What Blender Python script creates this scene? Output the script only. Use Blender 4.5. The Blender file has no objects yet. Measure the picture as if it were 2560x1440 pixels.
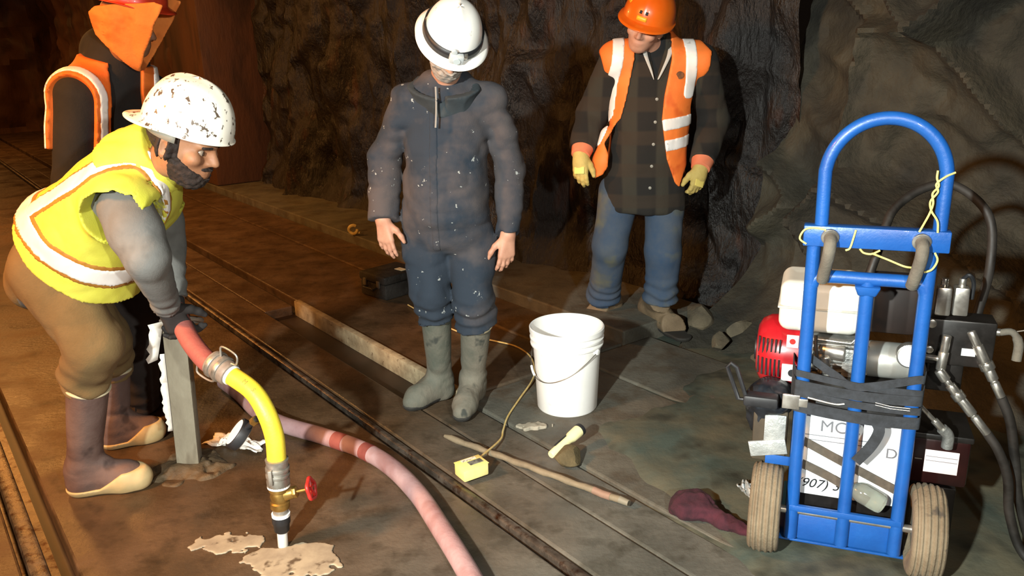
import bpy, bmesh, math, random
import numpy as np
from mathutils import Vector, Matrix

# ------------------------------------------------------------------ camera, world, lights, exposure
SC = bpy.context.scene
COL = SC.collection
FPX, CAMH, PITCH, ROLL = 2050.0, 1.56, math.radians(16.8), math.radians(1.5)
_fw = np.array([0, math.cos(PITCH), -math.sin(PITCH)])
_r0 = np.array([1.0, 0, 0]); _u0 = np.cross(_r0, _fw)
_r = _r0 * math.cos(ROLL) - _u0 * math.sin(ROLL)
_u = _u0 * math.cos(ROLL) + _r0 * math.sin(ROLL)
_C = np.array([0, 0, CAMH])
cam_d = bpy.data.cameras.new('camera'); cam_d.sensor_width = 36; cam_d.lens = FPX / 2560 * 36
cam_d.clip_start = 0.05
cam = bpy.data.objects.new('camera', cam_d); COL.objects.link(cam)
M = Matrix.Identity(4)
for i in range(3):
    M[i][0], M[i][1], M[i][2], M[i][3] = _r[i], _u[i], -_fw[i], _C[i]
cam.matrix_world = M
SC.camera = cam

w = bpy.data.worlds.new('tunnel_dark'); SC.world = w; w.use_nodes = True
w.node_tree.nodes['Background'].inputs[0].default_value = (0.9, 0.6, 0.4, 1)
w.node_tree.nodes['Background'].inputs[1].default_value = 0.003

def aim(o, target):
    d = Vector(target) - o.location
    o.rotation_euler = d.to_track_quat('-Z', 'Y').to_euler()
def spot(name, loc, target, watts, color, cone, blend, radius):
    l = bpy.data.lights.new(name, 'SPOT'); l.energy = watts; l.color = color
    l.spot_size = math.radians(cone); l.spot_blend = blend; l.shadow_soft_size = radius
    o = bpy.data.objects.new(name, l); COL.objects.link(o); o.location = loc; aim(o, target); return o
def area(name, loc, target, watts, color, size):
    l = bpy.data.lights.new(name, 'AREA'); l.energy = watts; l.color = color; l.size = size
    o = bpy.data.objects.new(name, l); COL.objects.link(o); o.location = loc; aim(o, target); return o
# cap lamps of the people standing beside the photographer (cool white)
spot('cap_lamp_light', (-1.25, -0.7, 2.0), (0.75, 2.8, 0.20), 900, (0.94, 1.0, 0.95), 84, 1.0, 0.05)
spot('cap_lamp_light', (0.75, -0.5, 1.75), (-0.55, 2.7, 0.6), 200, (0.94, 1.0, 0.95), 84, 1.0, 0.05)
# sodium lamps hung along the tunnel roof (warm)
SOD = (1.0, 0.42, 0.10)
area('sodium_light', (-3.0, 1.2, 2.75), (-2.3, 3.2, 0.0), 135, SOD, 0.5)
area('sodium_light', (-4.6, 7.0, 3.0), (-3.9, 7.0, 0.0), 90, SOD, 0.5)
area('sodium_light', (-9.5, 13.0, 3.0), (-9.3, 13.0, 0.0), 60, SOD, 0.5)
area('sodium_light', (0.1, -2.4, 2.9), (0.4, 3.0, 0.0), 18, SOD, 0.5)
vs = SC.view_settings
vs.view_transform = 'Standard'; vs.look = 'None'; vs.gamma = 1.0; vs.use_curve_mapping = False
vs.exposure = 0.5

# ------------------------------------------------------------------ helpers: places
def at(px, py, y):
    """point of the place seen at a pixel of the photo, at forward distance y"""
    d = _fw + _r * ((px - 1280) / FPX) + _u * ((720 - py) / FPX)
    return _C + d * (y / d[1])
def fl(px, py, z=0.0):
    """point at height z seen at a pixel of the photo"""
    d = _fw + _r * ((px - 1280) / FPX) + _u * ((720 - py) / FPX)
    return _C + d * ((z - CAMH) / d[2])
TD = np.array([-0.605, 0.796, 0]); TN = np.array([0.796, 0.605, 0])   # along the track, towards the rock wall
def tr(s, n, z=0.0):
    return TD * s + TN * n + np.array([0, 0, z])
def unit(v):
    v = np.array(v, float); return v / np.linalg.norm(v)

# ------------------------------------------------------------------ helpers: materials
def lin(c):
    if isinstance(c, str):
        c = [int(c[i:i + 2], 16) / 255 for i in (1, 3, 5)]
        c = [x / 12.92 if x <= 0.04045 else ((x + 0.055) / 1.055) ** 2.4 for x in c]
    return tuple(c)[:3] + (1.0,)
MATS = {}
def mat(name, c1, c2=None, scale=8.0, rough=0.7, rough2=None, metal=0.0, bump=0.0, bscale=60.0, c3=None, s3=20.0, t3=(0.62, 0.70),
        detail=5.0, stretch=(1, 1, 1), coat=0.0, spec=0.5, trans=0.0, t12=(0.35, 0.65), bdist=0.01, sub=0.0):
    if name in MATS: return MATS[name]
    m = bpy.data.materials.new(name); m.use_nodes = True; nt = m.node_tree; N = nt.nodes; L = nt.links
    b = N['Principled BSDF']
    b.inputs['Roughness'].default_value = rough; b.inputs['Metallic'].default_value = metal
    b.inputs['Coat Weight'].default_value = coat; b.inputs['Specular IOR Level'].default_value = spec
    b.inputs['Transmission Weight'].default_value = trans
    tc = N.new('ShaderNodeTexCoord'); mp = N.new('ShaderNodeMapping'); mp.inputs['Scale'].default_value = stretch
    L.new(tc.outputs['Object'], mp.inputs['Vector'])
    def noise(s, d=detail):
        n = N.new('ShaderNodeTexNoise'); n.inputs['Scale'].default_value = s; n.inputs['Detail'].default_value = d
        n.inputs['Roughness'].default_value = 0.62
        L.new(mp.outputs['Vector'], n.inputs['Vector']); return n
    def ramp(src, a, bb, ca, cb):
        r = N.new('ShaderNodeValToRGB'); r.color_ramp.elements[0].position = a; r.color_ramp.elements[1].position = bb
        r.color_ramp.elements[0].color = ca; r.color_ramp.elements[1].color = cb
        L.new(src, r.inputs['Fac']); return r
    col = None
    if c2 is not None:
        n1 = noise(scale); r1 = ramp(n1.outputs['Fac'], t12[0], t12[1], lin(c1), lin(c2)); col = r1.outputs['Color']
        if rough2 is not None:
            rr = ramp(n1.outputs['Fac'], t12[0], t12[1], (rough,) * 3 + (1,), (rough2,) * 3 + (1,)); L.new(rr.outputs['Color'], b.inputs['Roughness'])
    if c3 is not None:
        n3 = noise(s3, 3.0); r3 = ramp(n3.outputs['Fac'], t3[0], t3[1], (0, 0, 0, 1), (1, 1, 1, 1))
        mx = N.new('ShaderNodeMix'); mx.data_type = 'RGBA'; L.new(r3.outputs['Color'], mx.inputs['Factor'])
        if col is not None: L.new(col, mx.inputs['A'])
        else: mx.inputs['A'].default_value = lin(c1)
        mx.inputs['B'].default_value = lin(c3); col = mx.outputs['Result']
    if col is not None: L.new(col, b.inputs['Base Color'])
    else: b.inputs['Base Color'].default_value = lin(c1)
    if bump > 0:
        nb = noise(bscale, 6.0); bp = N.new('ShaderNodeBump'); bp.inputs['Strength'].default_value = bump; bp.inputs['Distance'].default_value = bdist
        L.new(nb.outputs['Fac'], bp.inputs['Height']); L.new(bp.outputs['Normal'], b.inputs['Normal'])
    MATS[name] = m; return m

def plaid(name, base, l1, l2, sc):
    if name in MATS: return MATS[name]
    m = mat(name, base, None, rough=0.95, bump=0.4, bscale=160, bdist=0.003); nt = m.node_tree; N = nt.nodes; L = nt.links
    b = N['Principled BSDF']; tc = N.new('ShaderNodeTexCoord')
    cur = None
    for axis, c in (('X', l1), ('Z', l2)):
        wv = N.new('ShaderNodeTexWave'); wv.bands_direction = axis; wv.inputs['Scale'].default_value = sc
        wv.inputs['Distortion'].default_value = 0.6; L.new(tc.outputs['Object'], wv.inputs['Vector'])
        r = N.new('ShaderNodeValToRGB'); r.color_ramp.elements[0].position = 0.52; r.color_ramp.elements[1].position = 0.72
        L.new(wv.outputs['Fac'], r.inputs['Fac'])
        f = N.new('ShaderNodeMath'); f.operation = 'MULTIPLY'; f.inputs[1].default_value = 0.6; L.new(r.outputs['Color'], f.inputs[0])
        mx = N.new('ShaderNodeMix'); mx.data_type = 'RGBA'; L.new(f.outputs[0], mx.inputs['Factor'])
        if cur is None: mx.inputs['A'].default_value = lin(base)
        else: L.new(cur, mx.inputs['A'])
        mx.inputs['B'].default_value = lin(c); cur = mx.outputs['Result']
    L.new(cur, b.inputs['Base Color']); return m

# ------------------------------------------------------------------ helpers: meshes
def new_mesh(name, V, faces, m=None, parent=None, smooth=True, angle=40, loc=None):
    me = bpy.data.meshes.new(name); me.from_pydata([tuple(map(float, v)) for v in V], [], faces); me.update()
    return finish(name, me, m, parent, smooth, angle)
def finish(name, me, m, parent, smooth=True, angle=40):
    if smooth and len(me.polygons):
        me.polygons.foreach_set('use_smooth', [True] * len(me.polygons))
        if angle: me.set_sharp_from_angle(angle=math.radians(angle))
    if m: me.materials.append(m)
    o = bpy.data.objects.new(name, me); COL.objects.link(o)
    if parent is not None: o.parent = parent
    return o
def tag(o, label=None, cat=None, group=None, kind=None):
    if label: o['label'] = label
    if cat: o['category'] = cat
    if group: o['group'] = group
    if kind: o['kind'] = kind
    return o
def empty(name, loc, rz=0.0, label=None, cat=None, group=None):
    o = bpy.data.objects.new(name, None); COL.objects.link(o); o.empty_display_size = 0.1
    o.location = tuple(map(float, loc)); o.rotation_euler = (0, 0, rz); tag(o, label, cat, group); return o

def frame_of(d):
    d = unit(d); a = np.array([0, 0, 1.0]) if abs(d[2]) < 0.9 else np.array([1.0, 0, 0])
    x = unit(np.cross(a, d)); y = np.cross(d, x); return x, y, d
def smooth_path(pts, n=8):
    P = [np.array(p, float) for p in pts]
    if len(P) < 3: return P
    Q = [2 * P[0] - P[1]] + P + [2 * P[-1] - P[-2]]; out = []
    for i in range(1, len(Q) - 2):
        for k in range(n):
            t = k / n; a, b, c, d = Q[i - 1], Q[i], Q[i + 1], Q[i + 2]
            out.append(0.5 * (2 * b + (c - a) * t + (2 * a - 5 * b + 4 * c - d) * t * t + (3 * b - a - 3 * c + d) * t ** 3))
    out.append(P[-1]); return out

class MB:
    def __init__(s): s.V = []; s.F = []
    def add(s, V, F):
        o = len(s.V); s.V += [np.array(v, float) for v in V]; s.F += [tuple(i + o for i in f) for f in F]; return s
    def box(s, c, size, ax=None, taper=1.0):
        ax = np.eye(3) if ax is None else np.array(ax); c = np.array(c, float); V = []
        for z in (-1, 1):
            k = 1.0 if z < 0 else taper
            for x, y in ((-1, -1), (1, -1), (1, 1), (-1, 1)):
                V.append(c + ax[0] * x * size[0] / 2 * k + ax[1] * y * size[1] / 2 * k + ax[2] * z * size[2] / 2)
        return s.add(V, [(3, 2, 1, 0), (4, 5, 6, 7), (0, 1, 5, 4), (1, 2, 6, 5), (2, 3, 7, 6), (3, 0, 4, 7)])
    def cyl(s, a, b, r1, r2=None, seg=20, cap=True):
        r2 = r1 if r2 is None else r2; a = np.array(a, float); b = np.array(b, float); x, y, _ = frame_of(b - a); V = []; F = []
        for p, r in ((a, r1), (b, r2)):
            for k in range(seg):
                t = 2 * math.pi * k / seg; V.append(p + (x * math.cos(t) + y * math.sin(t)) * r)
        for k in range(seg): F.append((k, (k + 1) % seg, seg + (k + 1) % seg, seg + k))
        if cap: F.append(tuple(range(seg - 1, -1, -1))); F.append(tuple(range(seg, 2 * seg)))
        return s.add(V, F)
    def tube(s, pts, r, seg=10, closed=False, cap=True):
        P = [np.array(p, float) for p in pts]; n = len(P); R = r if hasattr(r, '__len__') else [r] * n
        V = []; F = []; px = None
        for i in range(n):
            d = (P[(i + 1) % n] - P[i - 1]) if closed else (P[min(i + 1, n - 1)] - P[max(i - 1, 0)])
            d = unit(d)
            if px is None: x, y, _ = frame_of(d)
            else: x = unit(px - d * (px @ d)); y = np.cross(d, x)
            px = x
            for k in range(seg):
                t = 2 * math.pi * k / seg; V.append(P[i] + (x * math.cos(t) + y * math.sin(t)) * R[i])
        m_ = n if closed else n - 1
        for i in range(m_):
            for k in range(seg):
                a = i * seg + k; b = i * seg + (k + 1) % seg; c = ((i + 1) % n) * seg + (k + 1) % seg; d_ = ((i + 1) % n) * seg + k
                F.append((a, b, c, d_))
        if cap and not closed: F.append(tuple(range(seg - 1, -1, -1))); F.append(tuple(range((n - 1) * seg, n * seg)))
        return s.add(V, F)
    def lathe(s, prof, c=(0, 0, 0), ax=None, seg=40, closed=False):
        ax = np.eye(3) if ax is None else np.array(ax); c = np.array(c, float); V = []; F = []; n = len(prof)
        for r, z in prof:
            for k in range(seg):
                t = 2 * math.pi * k / seg; V.append(c + ax[0] * r * math.cos(t) + ax[1] * r * math.sin(t) + ax[2] * z)
        for i in range(n - 1):
            for k in range(seg): F.append((i * seg + k, i * seg + (k + 1) % seg, (i + 1) * seg + (k + 1) % seg, (i + 1) * seg + k))
        if not closed: F.append(tuple(range(seg - 1, -1, -1))); F.append(tuple(range((n - 1) * seg, n * seg)))
        return s.add(V, F)
    def build(s, name, m, parent=None, bevel=0.0, smooth=True, angle=40, origin=None, seg=2):
        V = s.V
        o_ = np.zeros(3) if origin is None else np.array(origin, float)
        me = bpy.data.meshes.new(name); me.from_pydata([tuple(v - o_) for v in V], [], s.F); me.update()
        bm = bmesh.new(); bm.from_mesh(me); bmesh.ops.recalc_face_normals(bm, faces=bm.faces)
        if bevel > 0:
            ed = [e for e in bm.edges if len(e.link_faces) == 2 and e.calc_face_angle(0) > math.radians(35)]
            bmesh.ops.bevel(bm, geom=ed, offset=bevel, segments=seg, profile=0.5, affect='EDGES', clamp_overlap=True)
        bm.to_mesh(me); bm.free()
        o = finish(name, me, m, parent, smooth, angle); o.location = tuple(o_); return o

# ------------------------------------------------------------------ helpers: distance fields -> one continuous surface
RNG = np.random.default_rng(7)
LAT = (RNG.random((32, 32, 32)) * 2 - 1).astype(np.float32)
def vnoise(P):
    i = np.floor(P).astype(np.int32); f = (P - i).astype(np.float32); f = f * f * (3 - 2 * f)
    a = i & 31; b = (i + 1) & 31
    x0, y0, z0 = a[..., 0], a[..., 1], a[..., 2]; x1, y1, z1 = b[..., 0], b[..., 1], b[..., 2]; fx, fy, fz = f[..., 0], f[..., 1], f[..., 2]
    c00 = LAT[x0, y0, z0] * (1 - fx) + LAT[x1, y0, z0] * fx; c10 = LAT[x0, y1, z0] * (1 - fx) + LAT[x1, y1, z0] * fx
    c01 = LAT[x0, y0, z1] * (1 - fx) + LAT[x1, y0, z1] * fx; c11 = LAT[x0, y1, z1] * (1 - fx) + LAT[x1, y1, z1] * fx
    c0 = c00 * (1 - fy) + c10 * fy; c1 = c01 * (1 - fy) + c11 * fy
    return c0 * (1 - fz) + c1 * fz
def smin(a, b, k):
    h = np.maximum(k - np.abs(a - b), 0) / k
    return np.minimum(a, b) - h * h * k * 0.25
def rcone(P, a, b, ra, rb):
    a = np.array(a, np.float32); b = np.array(b, np.float32); ab = b - a; q = P - a
    t = np.clip((q @ ab) / max(float(ab @ ab), 1e-9), 0, 1)
    d = q - t[:, None] * ab
    return np.sqrt(np.einsum('ij,ij->i', d, d)) - (ra + (rb - ra) * t)
def chain(P, pts, k=0.015):
    d = None
    for (a, ra), (b, rb) in zip(pts[:-1], pts[1:]):
        e = rcone(P, a, b, ra, rb); d = e if d is None else smin(d, e, k)
    return d
def ell(P, c, r, R=None):
    q = P - np.array(c, np.float32)
    if R is not None: q = q @ np.array(R, np.float32)
    r = np.array(r, np.float32); k0 = np.linalg.norm(q / r, axis=1); k1 = np.linalg.norm(q / (r * r), axis=1)
    return k0 * (k0 - 1) / np.maximum(k1, 1e-6)
def poly2(x, y, pts):
    """signed distance to a 2-D polygon"""
    pts = np.array(pts, np.float32); n = len(pts); d = np.full(x.shape, 1e9, np.float32); s = np.ones(x.shape, np.float32)
    for i in range(n):
        a = pts[i]; b = pts[i - 1]; ex, ey = b - a; wx = x - a[0]; wy = y - a[1]
        t = np.clip((wx * ex + wy * ey) / (ex * ex + ey * ey + 1e-12), 0, 1)
        d = np.minimum(d, (wx - ex * t) ** 2 + (wy - ey * t) ** 2)
        c1 = y >= a[1]; c2 = y < b[1]; c3 = ex * wy > ey * wx
        s = np.where((c1 & c2 & c3) | (~c1 & ~c2 & ~c3), -s, s)
    return s * np.sqrt(d)
def line2(x, y, pts):
    pts = np.array(pts, np.float32); d = np.full(x.shape, 1e9, np.float32)
    for a, b in zip(pts[:-1], pts[1:]):
        ex, ey = b - a; wx = x - a[0]; wy = y - a[1]
        t = np.clip((wx * ex + wy * ey) / (ex * ex + ey * ey + 1e-12), 0, 1)
        d = np.minimum(d, (wx - ex * t) ** 2 + (wy - ey * t) ** 2)
    return np.sqrt(d)
class Torso:
    def __init__(s, o, T, fwd, table):
        s.o = np.array(o, np.float32); s.T = unit(T); f = np.array(fwd, float); f = f - s.T * (f @ s.T); s.V = unit(f); s.U = np.cross(s.T, s.V)
        t = np.array(table, float); xs = np.linspace(t[0, 0], t[-1, 0], 80); s.x = xs; s.c = []
        for j in range(1, 4):
            pts = smooth_path([np.array([r[0], r[j]]) for r in table], 10); pts = np.array(pts)
            s.c.append(np.interp(xs, pts[:, 0], pts[:, 1]))
    def uvt(s, P):
        q = P - s.o; return q @ s.U.astype(np.float32), q @ s.V.astype(np.float32), q @ s.T.astype(np.float32)
    def pt(s, p):
        q = np.array(p, float) - s.o; return q @ s.U, q @ s.V, q @ s.T
    def w(s, u, v, t):
        return s.o + s.U * u + s.V * v + s.T * t
    def sdf(s, P, off=0.0, grow=(0, 0)):
        u, v, t = s.uvt(P)
        a = np.interp(t, s.x, s.c[0]) + grow[0]; b = np.interp(t, s.x, s.c[1]) + grow[1]; c = np.interp(t, s.x, s.c[2])
        v = v - c; k0 = np.sqrt((u / a) ** 2 + (v / b) ** 2); k1 = np.sqrt((u / (a * a)) ** 2 + (v / (b * b)) ** 2)
        d = np.where(k1 > 1e-4, k0 * (k0 - 1) / np.maximum(k1, 1e-4), -np.minimum(a, b)) - off
        e = np.maximum(s.x[0] - t, t - s.x[-1]) - off
        k = 0.03; h = np.maximum(k - np.abs(d - e), 0) / k
        return (np.maximum(d, e) + h * h * k * 0.25).astype(np.float32)

def sdf_mesh(name, f, lo, hi, h, m, parent=None, blk=6, slack=1.25, origin=None):
    lo = np.array(lo, np.float32); hi = np.array(hi, np.float32)
    nb = np.ceil((hi - lo) / (h * blk)).astype(int); n = nb * blk + 1
    bc = np.stack(np.meshgrid(*[np.arange(k) for k in nb], indexing='ij'), -1).reshape(-1, 3)
    ctr = lo + (bc + 0.5) * (h * blk)
    db = f(ctr.astype(np.float32)); lim = 0.867 * blk * h * slack + 0.012
    g = np.repeat(np.repeat(np.repeat(np.where(db < 0, -1.0, 1.0).astype(np.float32).reshape(nb), blk, 0), blk, 1), blk, 2)
    g = np.pad(g, ((0, 1), (0, 1), (0, 1)), mode='edge')
    act = bc[np.abs(db) < lim]
    off = np.stack(np.meshgrid(*[np.arange(blk + 1)] * 3, indexing='ij'), -1).reshape(-1, 3)
    for c0 in range(0, len(act), 3000):
        I = (act[c0:c0 + 3000, None, :] * blk + off[None]).reshape(-1, 3)
        flat = (I[:, 0] * n[1] + I[:, 1]) * n[2] + I[:, 2]
        flat = np.unique(flat)
        ii = np.stack(np.unravel_index(flat, n), -1)
        P = (lo + ii * h).astype(np.float32)
        g.reshape(-1)[flat] = f(P)
    ins = g < 0
    c = np.zeros(tuple(n - 1), np.uint8)
    for a in (0, 1):
        for b in (0, 1):
            for d in (0, 1): c += ins[a:n[0] - 1 + a, b:n[1] - 1 + b, d:n[2] - 1 + d]
    actc = (c > 0) & (c < 8); idx = np.full(actc.shape, -1, np.int32); I, J, K = np.nonzero(actc); nv = len(I)
    idx[actc] = np.arange(nv)
    corner = [(a, b, d) for a in (0, 1) for b in (0, 1) for d in (0, 1)]
    val = [g[I + a, J + b, K + d] for a, b, d in corner]
    acc = np.zeros((nv, 3), np.float32); cnt = np.zeros(nv, np.float32)
    for e0 in range(8):
        for e1 in range(e0 + 1, 8):
            A = np.array(corner[e0]); B = np.array(corner[e1])
            if np.abs(A - B).sum() != 1: continue
            va, vb = val[e0], val[e1]; mk = (va < 0) != (vb < 0)
            t = np.where(mk, va / np.where(mk, va - vb, 1), 0)
            acc += mk[:, None] * (A + t[:, None] * (B - A)); cnt += mk
    V = lo + (np.stack([I, J, K], -1) + acc / np.maximum(cnt, 1)[:, None]) * h
    Q = []
    def quads(mask, sgn, cells):
        q = np.stack([idx[tuple(x)] for x in cells], -1)
        q[~sgn] = q[~sgn][:, ::-1]; Q.append(q[(q >= 0).all(1)])
    mk = ins[:-1] != ins[1:]; mk[:, 0] = mk[:, -1] = False; mk[:, :, 0] = mk[:, :, -1] = False
    i, j, k = np.nonzero(mk); quads(mk, ins[i, j, k], [(i, j - 1, k - 1), (i, j, k - 1), (i, j, k), (i, j - 1, k)])
    mk = ins[:, :-1] != ins[:, 1:]; mk[0] = mk[-1] = False; mk[:, :, 0] = mk[:, :, -1] = False
    i, j, k = np.nonzero(mk); quads(mk, ins[i, j, k], [(i - 1, j, k - 1), (i - 1, j, k), (i, j, k), (i, j, k - 1)])
    mk = ins[:, :, :-1] != ins[:, :, 1:]; mk[0] = mk[-1] = False; mk[:, 0] = mk[:, -1] = False
    i, j, k = np.nonzero(mk); quads(mk, ins[i, j, k], [(i - 1, j - 1, k), (i, j - 1, k), (i, j, k), (i - 1, j, k)])
    Q = np.concatenate(Q)
    if origin is not None: V = V - np.array(origin, np.float32)
    me = bpy.data.meshes.new(name); me.vertices.add(nv); me.vertices.foreach_set('co', V.astype(np.float32).ravel())
    me.loops.add(len(Q) * 4); me.loops.foreach_set('vertex_index', Q.ravel().astype(np.int32))
    me.polygons.add(len(Q)); me.polygons.foreach_set('loop_start', np.arange(0, len(Q) * 4, 4, dtype=np.int32))
    me.update(calc_edges=True)
    return finish(name, me, m, parent, True, None)
def bounds(pts, mg):
    P = np.array(pts); return P.min(0) - mg, P.max(0) + mg

# ------------------------------------------------------------------ materials
def P3(p): return np.array(p, float)
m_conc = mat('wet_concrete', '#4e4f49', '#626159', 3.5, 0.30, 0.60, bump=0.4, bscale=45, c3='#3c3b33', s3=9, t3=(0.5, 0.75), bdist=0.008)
m_conc2 = mat('pale_concrete', '#4c4a42', '#625f54', 4.0, 0.62, 0.8, bump=0.5, bscale=60, c3='#463a2a', s3=6, t3=(0.5, 0.75), bdist=0.006)
m_mud = mat('muddy_ground', '#424e48', '#605a46', 2.2, 0.55, 0.85, bump=0.35, bscale=20, c3='#2a2c24', s3=3.5, t3=(0.50, 0.68), bdist=0.012)
def brown_blend(m, c, x0, x1, spread):
    """multiplies the base colour towards brown to the left and far side"""
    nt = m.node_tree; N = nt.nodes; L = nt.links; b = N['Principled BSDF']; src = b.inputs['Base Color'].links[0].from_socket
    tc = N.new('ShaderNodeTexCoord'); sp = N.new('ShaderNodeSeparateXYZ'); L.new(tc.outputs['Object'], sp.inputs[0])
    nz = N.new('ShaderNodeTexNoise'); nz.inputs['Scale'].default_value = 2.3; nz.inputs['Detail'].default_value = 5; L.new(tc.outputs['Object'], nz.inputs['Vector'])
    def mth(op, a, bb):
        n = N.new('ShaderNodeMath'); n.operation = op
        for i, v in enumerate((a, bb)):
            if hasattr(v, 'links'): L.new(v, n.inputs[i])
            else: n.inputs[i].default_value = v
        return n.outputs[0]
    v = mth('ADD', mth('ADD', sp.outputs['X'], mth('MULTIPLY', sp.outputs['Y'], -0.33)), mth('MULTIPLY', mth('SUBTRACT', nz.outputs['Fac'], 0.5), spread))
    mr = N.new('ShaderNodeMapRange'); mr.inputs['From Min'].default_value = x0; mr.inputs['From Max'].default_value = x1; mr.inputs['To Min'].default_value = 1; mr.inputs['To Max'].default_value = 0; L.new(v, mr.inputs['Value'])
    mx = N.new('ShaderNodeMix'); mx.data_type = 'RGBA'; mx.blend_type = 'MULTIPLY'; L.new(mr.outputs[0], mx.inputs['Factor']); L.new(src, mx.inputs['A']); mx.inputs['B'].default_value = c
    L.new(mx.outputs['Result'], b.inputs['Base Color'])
brown_blend(m_conc, (0.86, 0.50, 0.29, 1), -1.75, -0.50, 1.2)  # slab colour turns browner to the left and far side, broken by noise
m_base = mat('dark_ground', '#241a12', '#32241a', 5, 0.5)
m_rail = mat('worn_rail_steel', '#6a6258', '#8a8074', 12, 0.32, 0.5, metal=0.85, bump=0.2, bscale=90, c3='#4a2a16', s3=25, t3=(0.5, 0.7))
m_rock = mat('grey_brown_rock', '#322f26', '#454032', 2.2, 0.9, 0.75, bump=0.6, bscale=18, c3='#24221c', s3=3.1, t3=(0.45, 0.7), bdist=0.03)
m_rockwet = mat('wet_rusty_rock', '#110e0c', '#1d1613', 3.0, 0.34, 0.6, bump=1.0, bscale=26, c3='#3c2010', s3=4.5, t3=(0.60, 0.72), bdist=0.03, stretch=(1, 1, 0.35))
m_wood = mat('pale_wood', '#8a7a60', '#b0a080', 14, 0.6, 0.8, bump=0.2, bscale=80, c3='#6a5640', s3=30)

# ------------------------------------------------------------------ the setting: floor slabs, rails, rock
def strip(mb, s0, s1, n0, n1, z0, z1, ns=1):
    V = []; F = []
    for z in (z0, z1):
        for k in range(ns + 1):
            s = s0 + (s1 - s0) * k / ns
            V.append(tr(s, n0, z)); V.append(tr(s, n1, z))
    m_ = 2 * (ns + 1)
    for k in range(ns):
        a = 2 * k; F.append((m_ + a, m_ + a + 1, m_ + a + 3, m_ + a + 2)); F.append((a, a + 2, a + 3, a + 1))
        F.append((a, m_ + a, m_ + a + 2, a + 2)); F.append((a + 1, a + 3, m_ + a + 3, m_ + a + 1))
    F.append((0, 1, m_ + 1, m_)); F.append((m_ - 2, 2 * m_ - 2, 2 * m_ - 1, m_ - 1))
    return mb.add(V, F)
floor = strip(MB(), -7, 24, -3.6, 4.2, -0.25, -0.075).build('floor', m_base)
tag(floor, 'wet concrete tunnel floor of long slabs with rails set into it', kind='structure')
S0, S1 = -6.5, 22
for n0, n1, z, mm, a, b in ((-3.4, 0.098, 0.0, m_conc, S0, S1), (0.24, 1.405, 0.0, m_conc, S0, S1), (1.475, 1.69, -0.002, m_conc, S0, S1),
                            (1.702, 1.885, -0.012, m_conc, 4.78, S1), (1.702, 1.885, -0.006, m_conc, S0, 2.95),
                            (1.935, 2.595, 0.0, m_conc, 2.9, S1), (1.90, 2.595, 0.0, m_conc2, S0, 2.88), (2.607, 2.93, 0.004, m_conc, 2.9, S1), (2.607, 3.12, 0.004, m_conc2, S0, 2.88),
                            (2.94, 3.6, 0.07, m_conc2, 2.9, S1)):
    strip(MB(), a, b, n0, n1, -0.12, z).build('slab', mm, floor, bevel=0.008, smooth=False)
for n0, n1 in ((0.115, 0.17), (1.428, 1.462)):
    r_ = strip(MB(), S0, S1, n0, n1, -0.11, 0.004).build('rail', m_rail, floor, bevel=0.012)
    r_['label'] = 'worn steel rail sunk in the floor'
    strip(MB(), S0, S1, n0 - 0.03, n1 + 0.03, -0.09, -0.06).build('rail_flange', m_rail, floor)
# open drain trench with its pale timber edge
strip(MB(), 2.95, 4.78, 1.70, 1.89, -0.2, -0.07).build('trench_bed', m_base, floor)
e = strip(MB(), 2.92, 4.75, 1.885, 1.925, -0.07, 0.028).build('trench_edge', m_wood, floor, bevel=0.004); e['label'] = 'pale timber edging of the open drain trench'

# muddy spill over the slabs near the hand truck
def fbm2(x, y, seed=0.0, o=4):
    v = 0; a = 1
    for k in range(o):
        v = v + a * vnoise(np.stack([x * 2 ** k + seed, y * 2 ** k + 3.7, np.full_like(x, seed * 1.3 + k * 5.1)], -1)); a *= 0.5
    return v
def grid_mesh(name, X, Y, Z, m_, parent=None, angle=None, flip=False):
    a, b = X.shape; V = np.stack([X, Y, Z], -1).reshape(-1, 3); F = []
    i, j = np.meshgrid(np.arange(a - 1), np.arange(b - 1), indexing='ij'); i = i.ravel(); j = j.ravel()
    q = np.stack([i * b + j, (i + 1) * b + j, (i + 1) * b + j + 1, i * b + j + 1], -1)
    if flip: q = q[:, ::-1]
    return new_mesh(name, V, q.tolist(), m_, parent, True, angle)
s, n = np.meshgrid(np.linspace(-2.6, 3.1, 150), np.linspace(1.50, 3.6, 60), indexing='ij')
edge = fbm2(s * 1.3, n * 1.3, 4.0) * 0.22
hgt = np.clip((n - 1.86 + edge - 0.12 * np.maximum(s - 1.0, 0)) * 0.25, -0.03, 0.014) + 0.006 * fbm2(s * 7, n * 7, 1.0) + 0.012 * np.clip(fbm2(s * 2.2, n * 2.2, 9.0), 0, 1)
hgt -= 0.05 * np.clip((s - 2.0) / 1.0, 0, 1)
W = tr(0, 0)[None, None] + s[..., None] * TD + n[..., None] * TN
mud = grid_mesh('muddy_ground', W[..., 0], W[..., 1], hgt - 0.002, m_mud, floor); mud['label'] = 'greenish grey mud spread over the floor by the hand truck'

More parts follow.
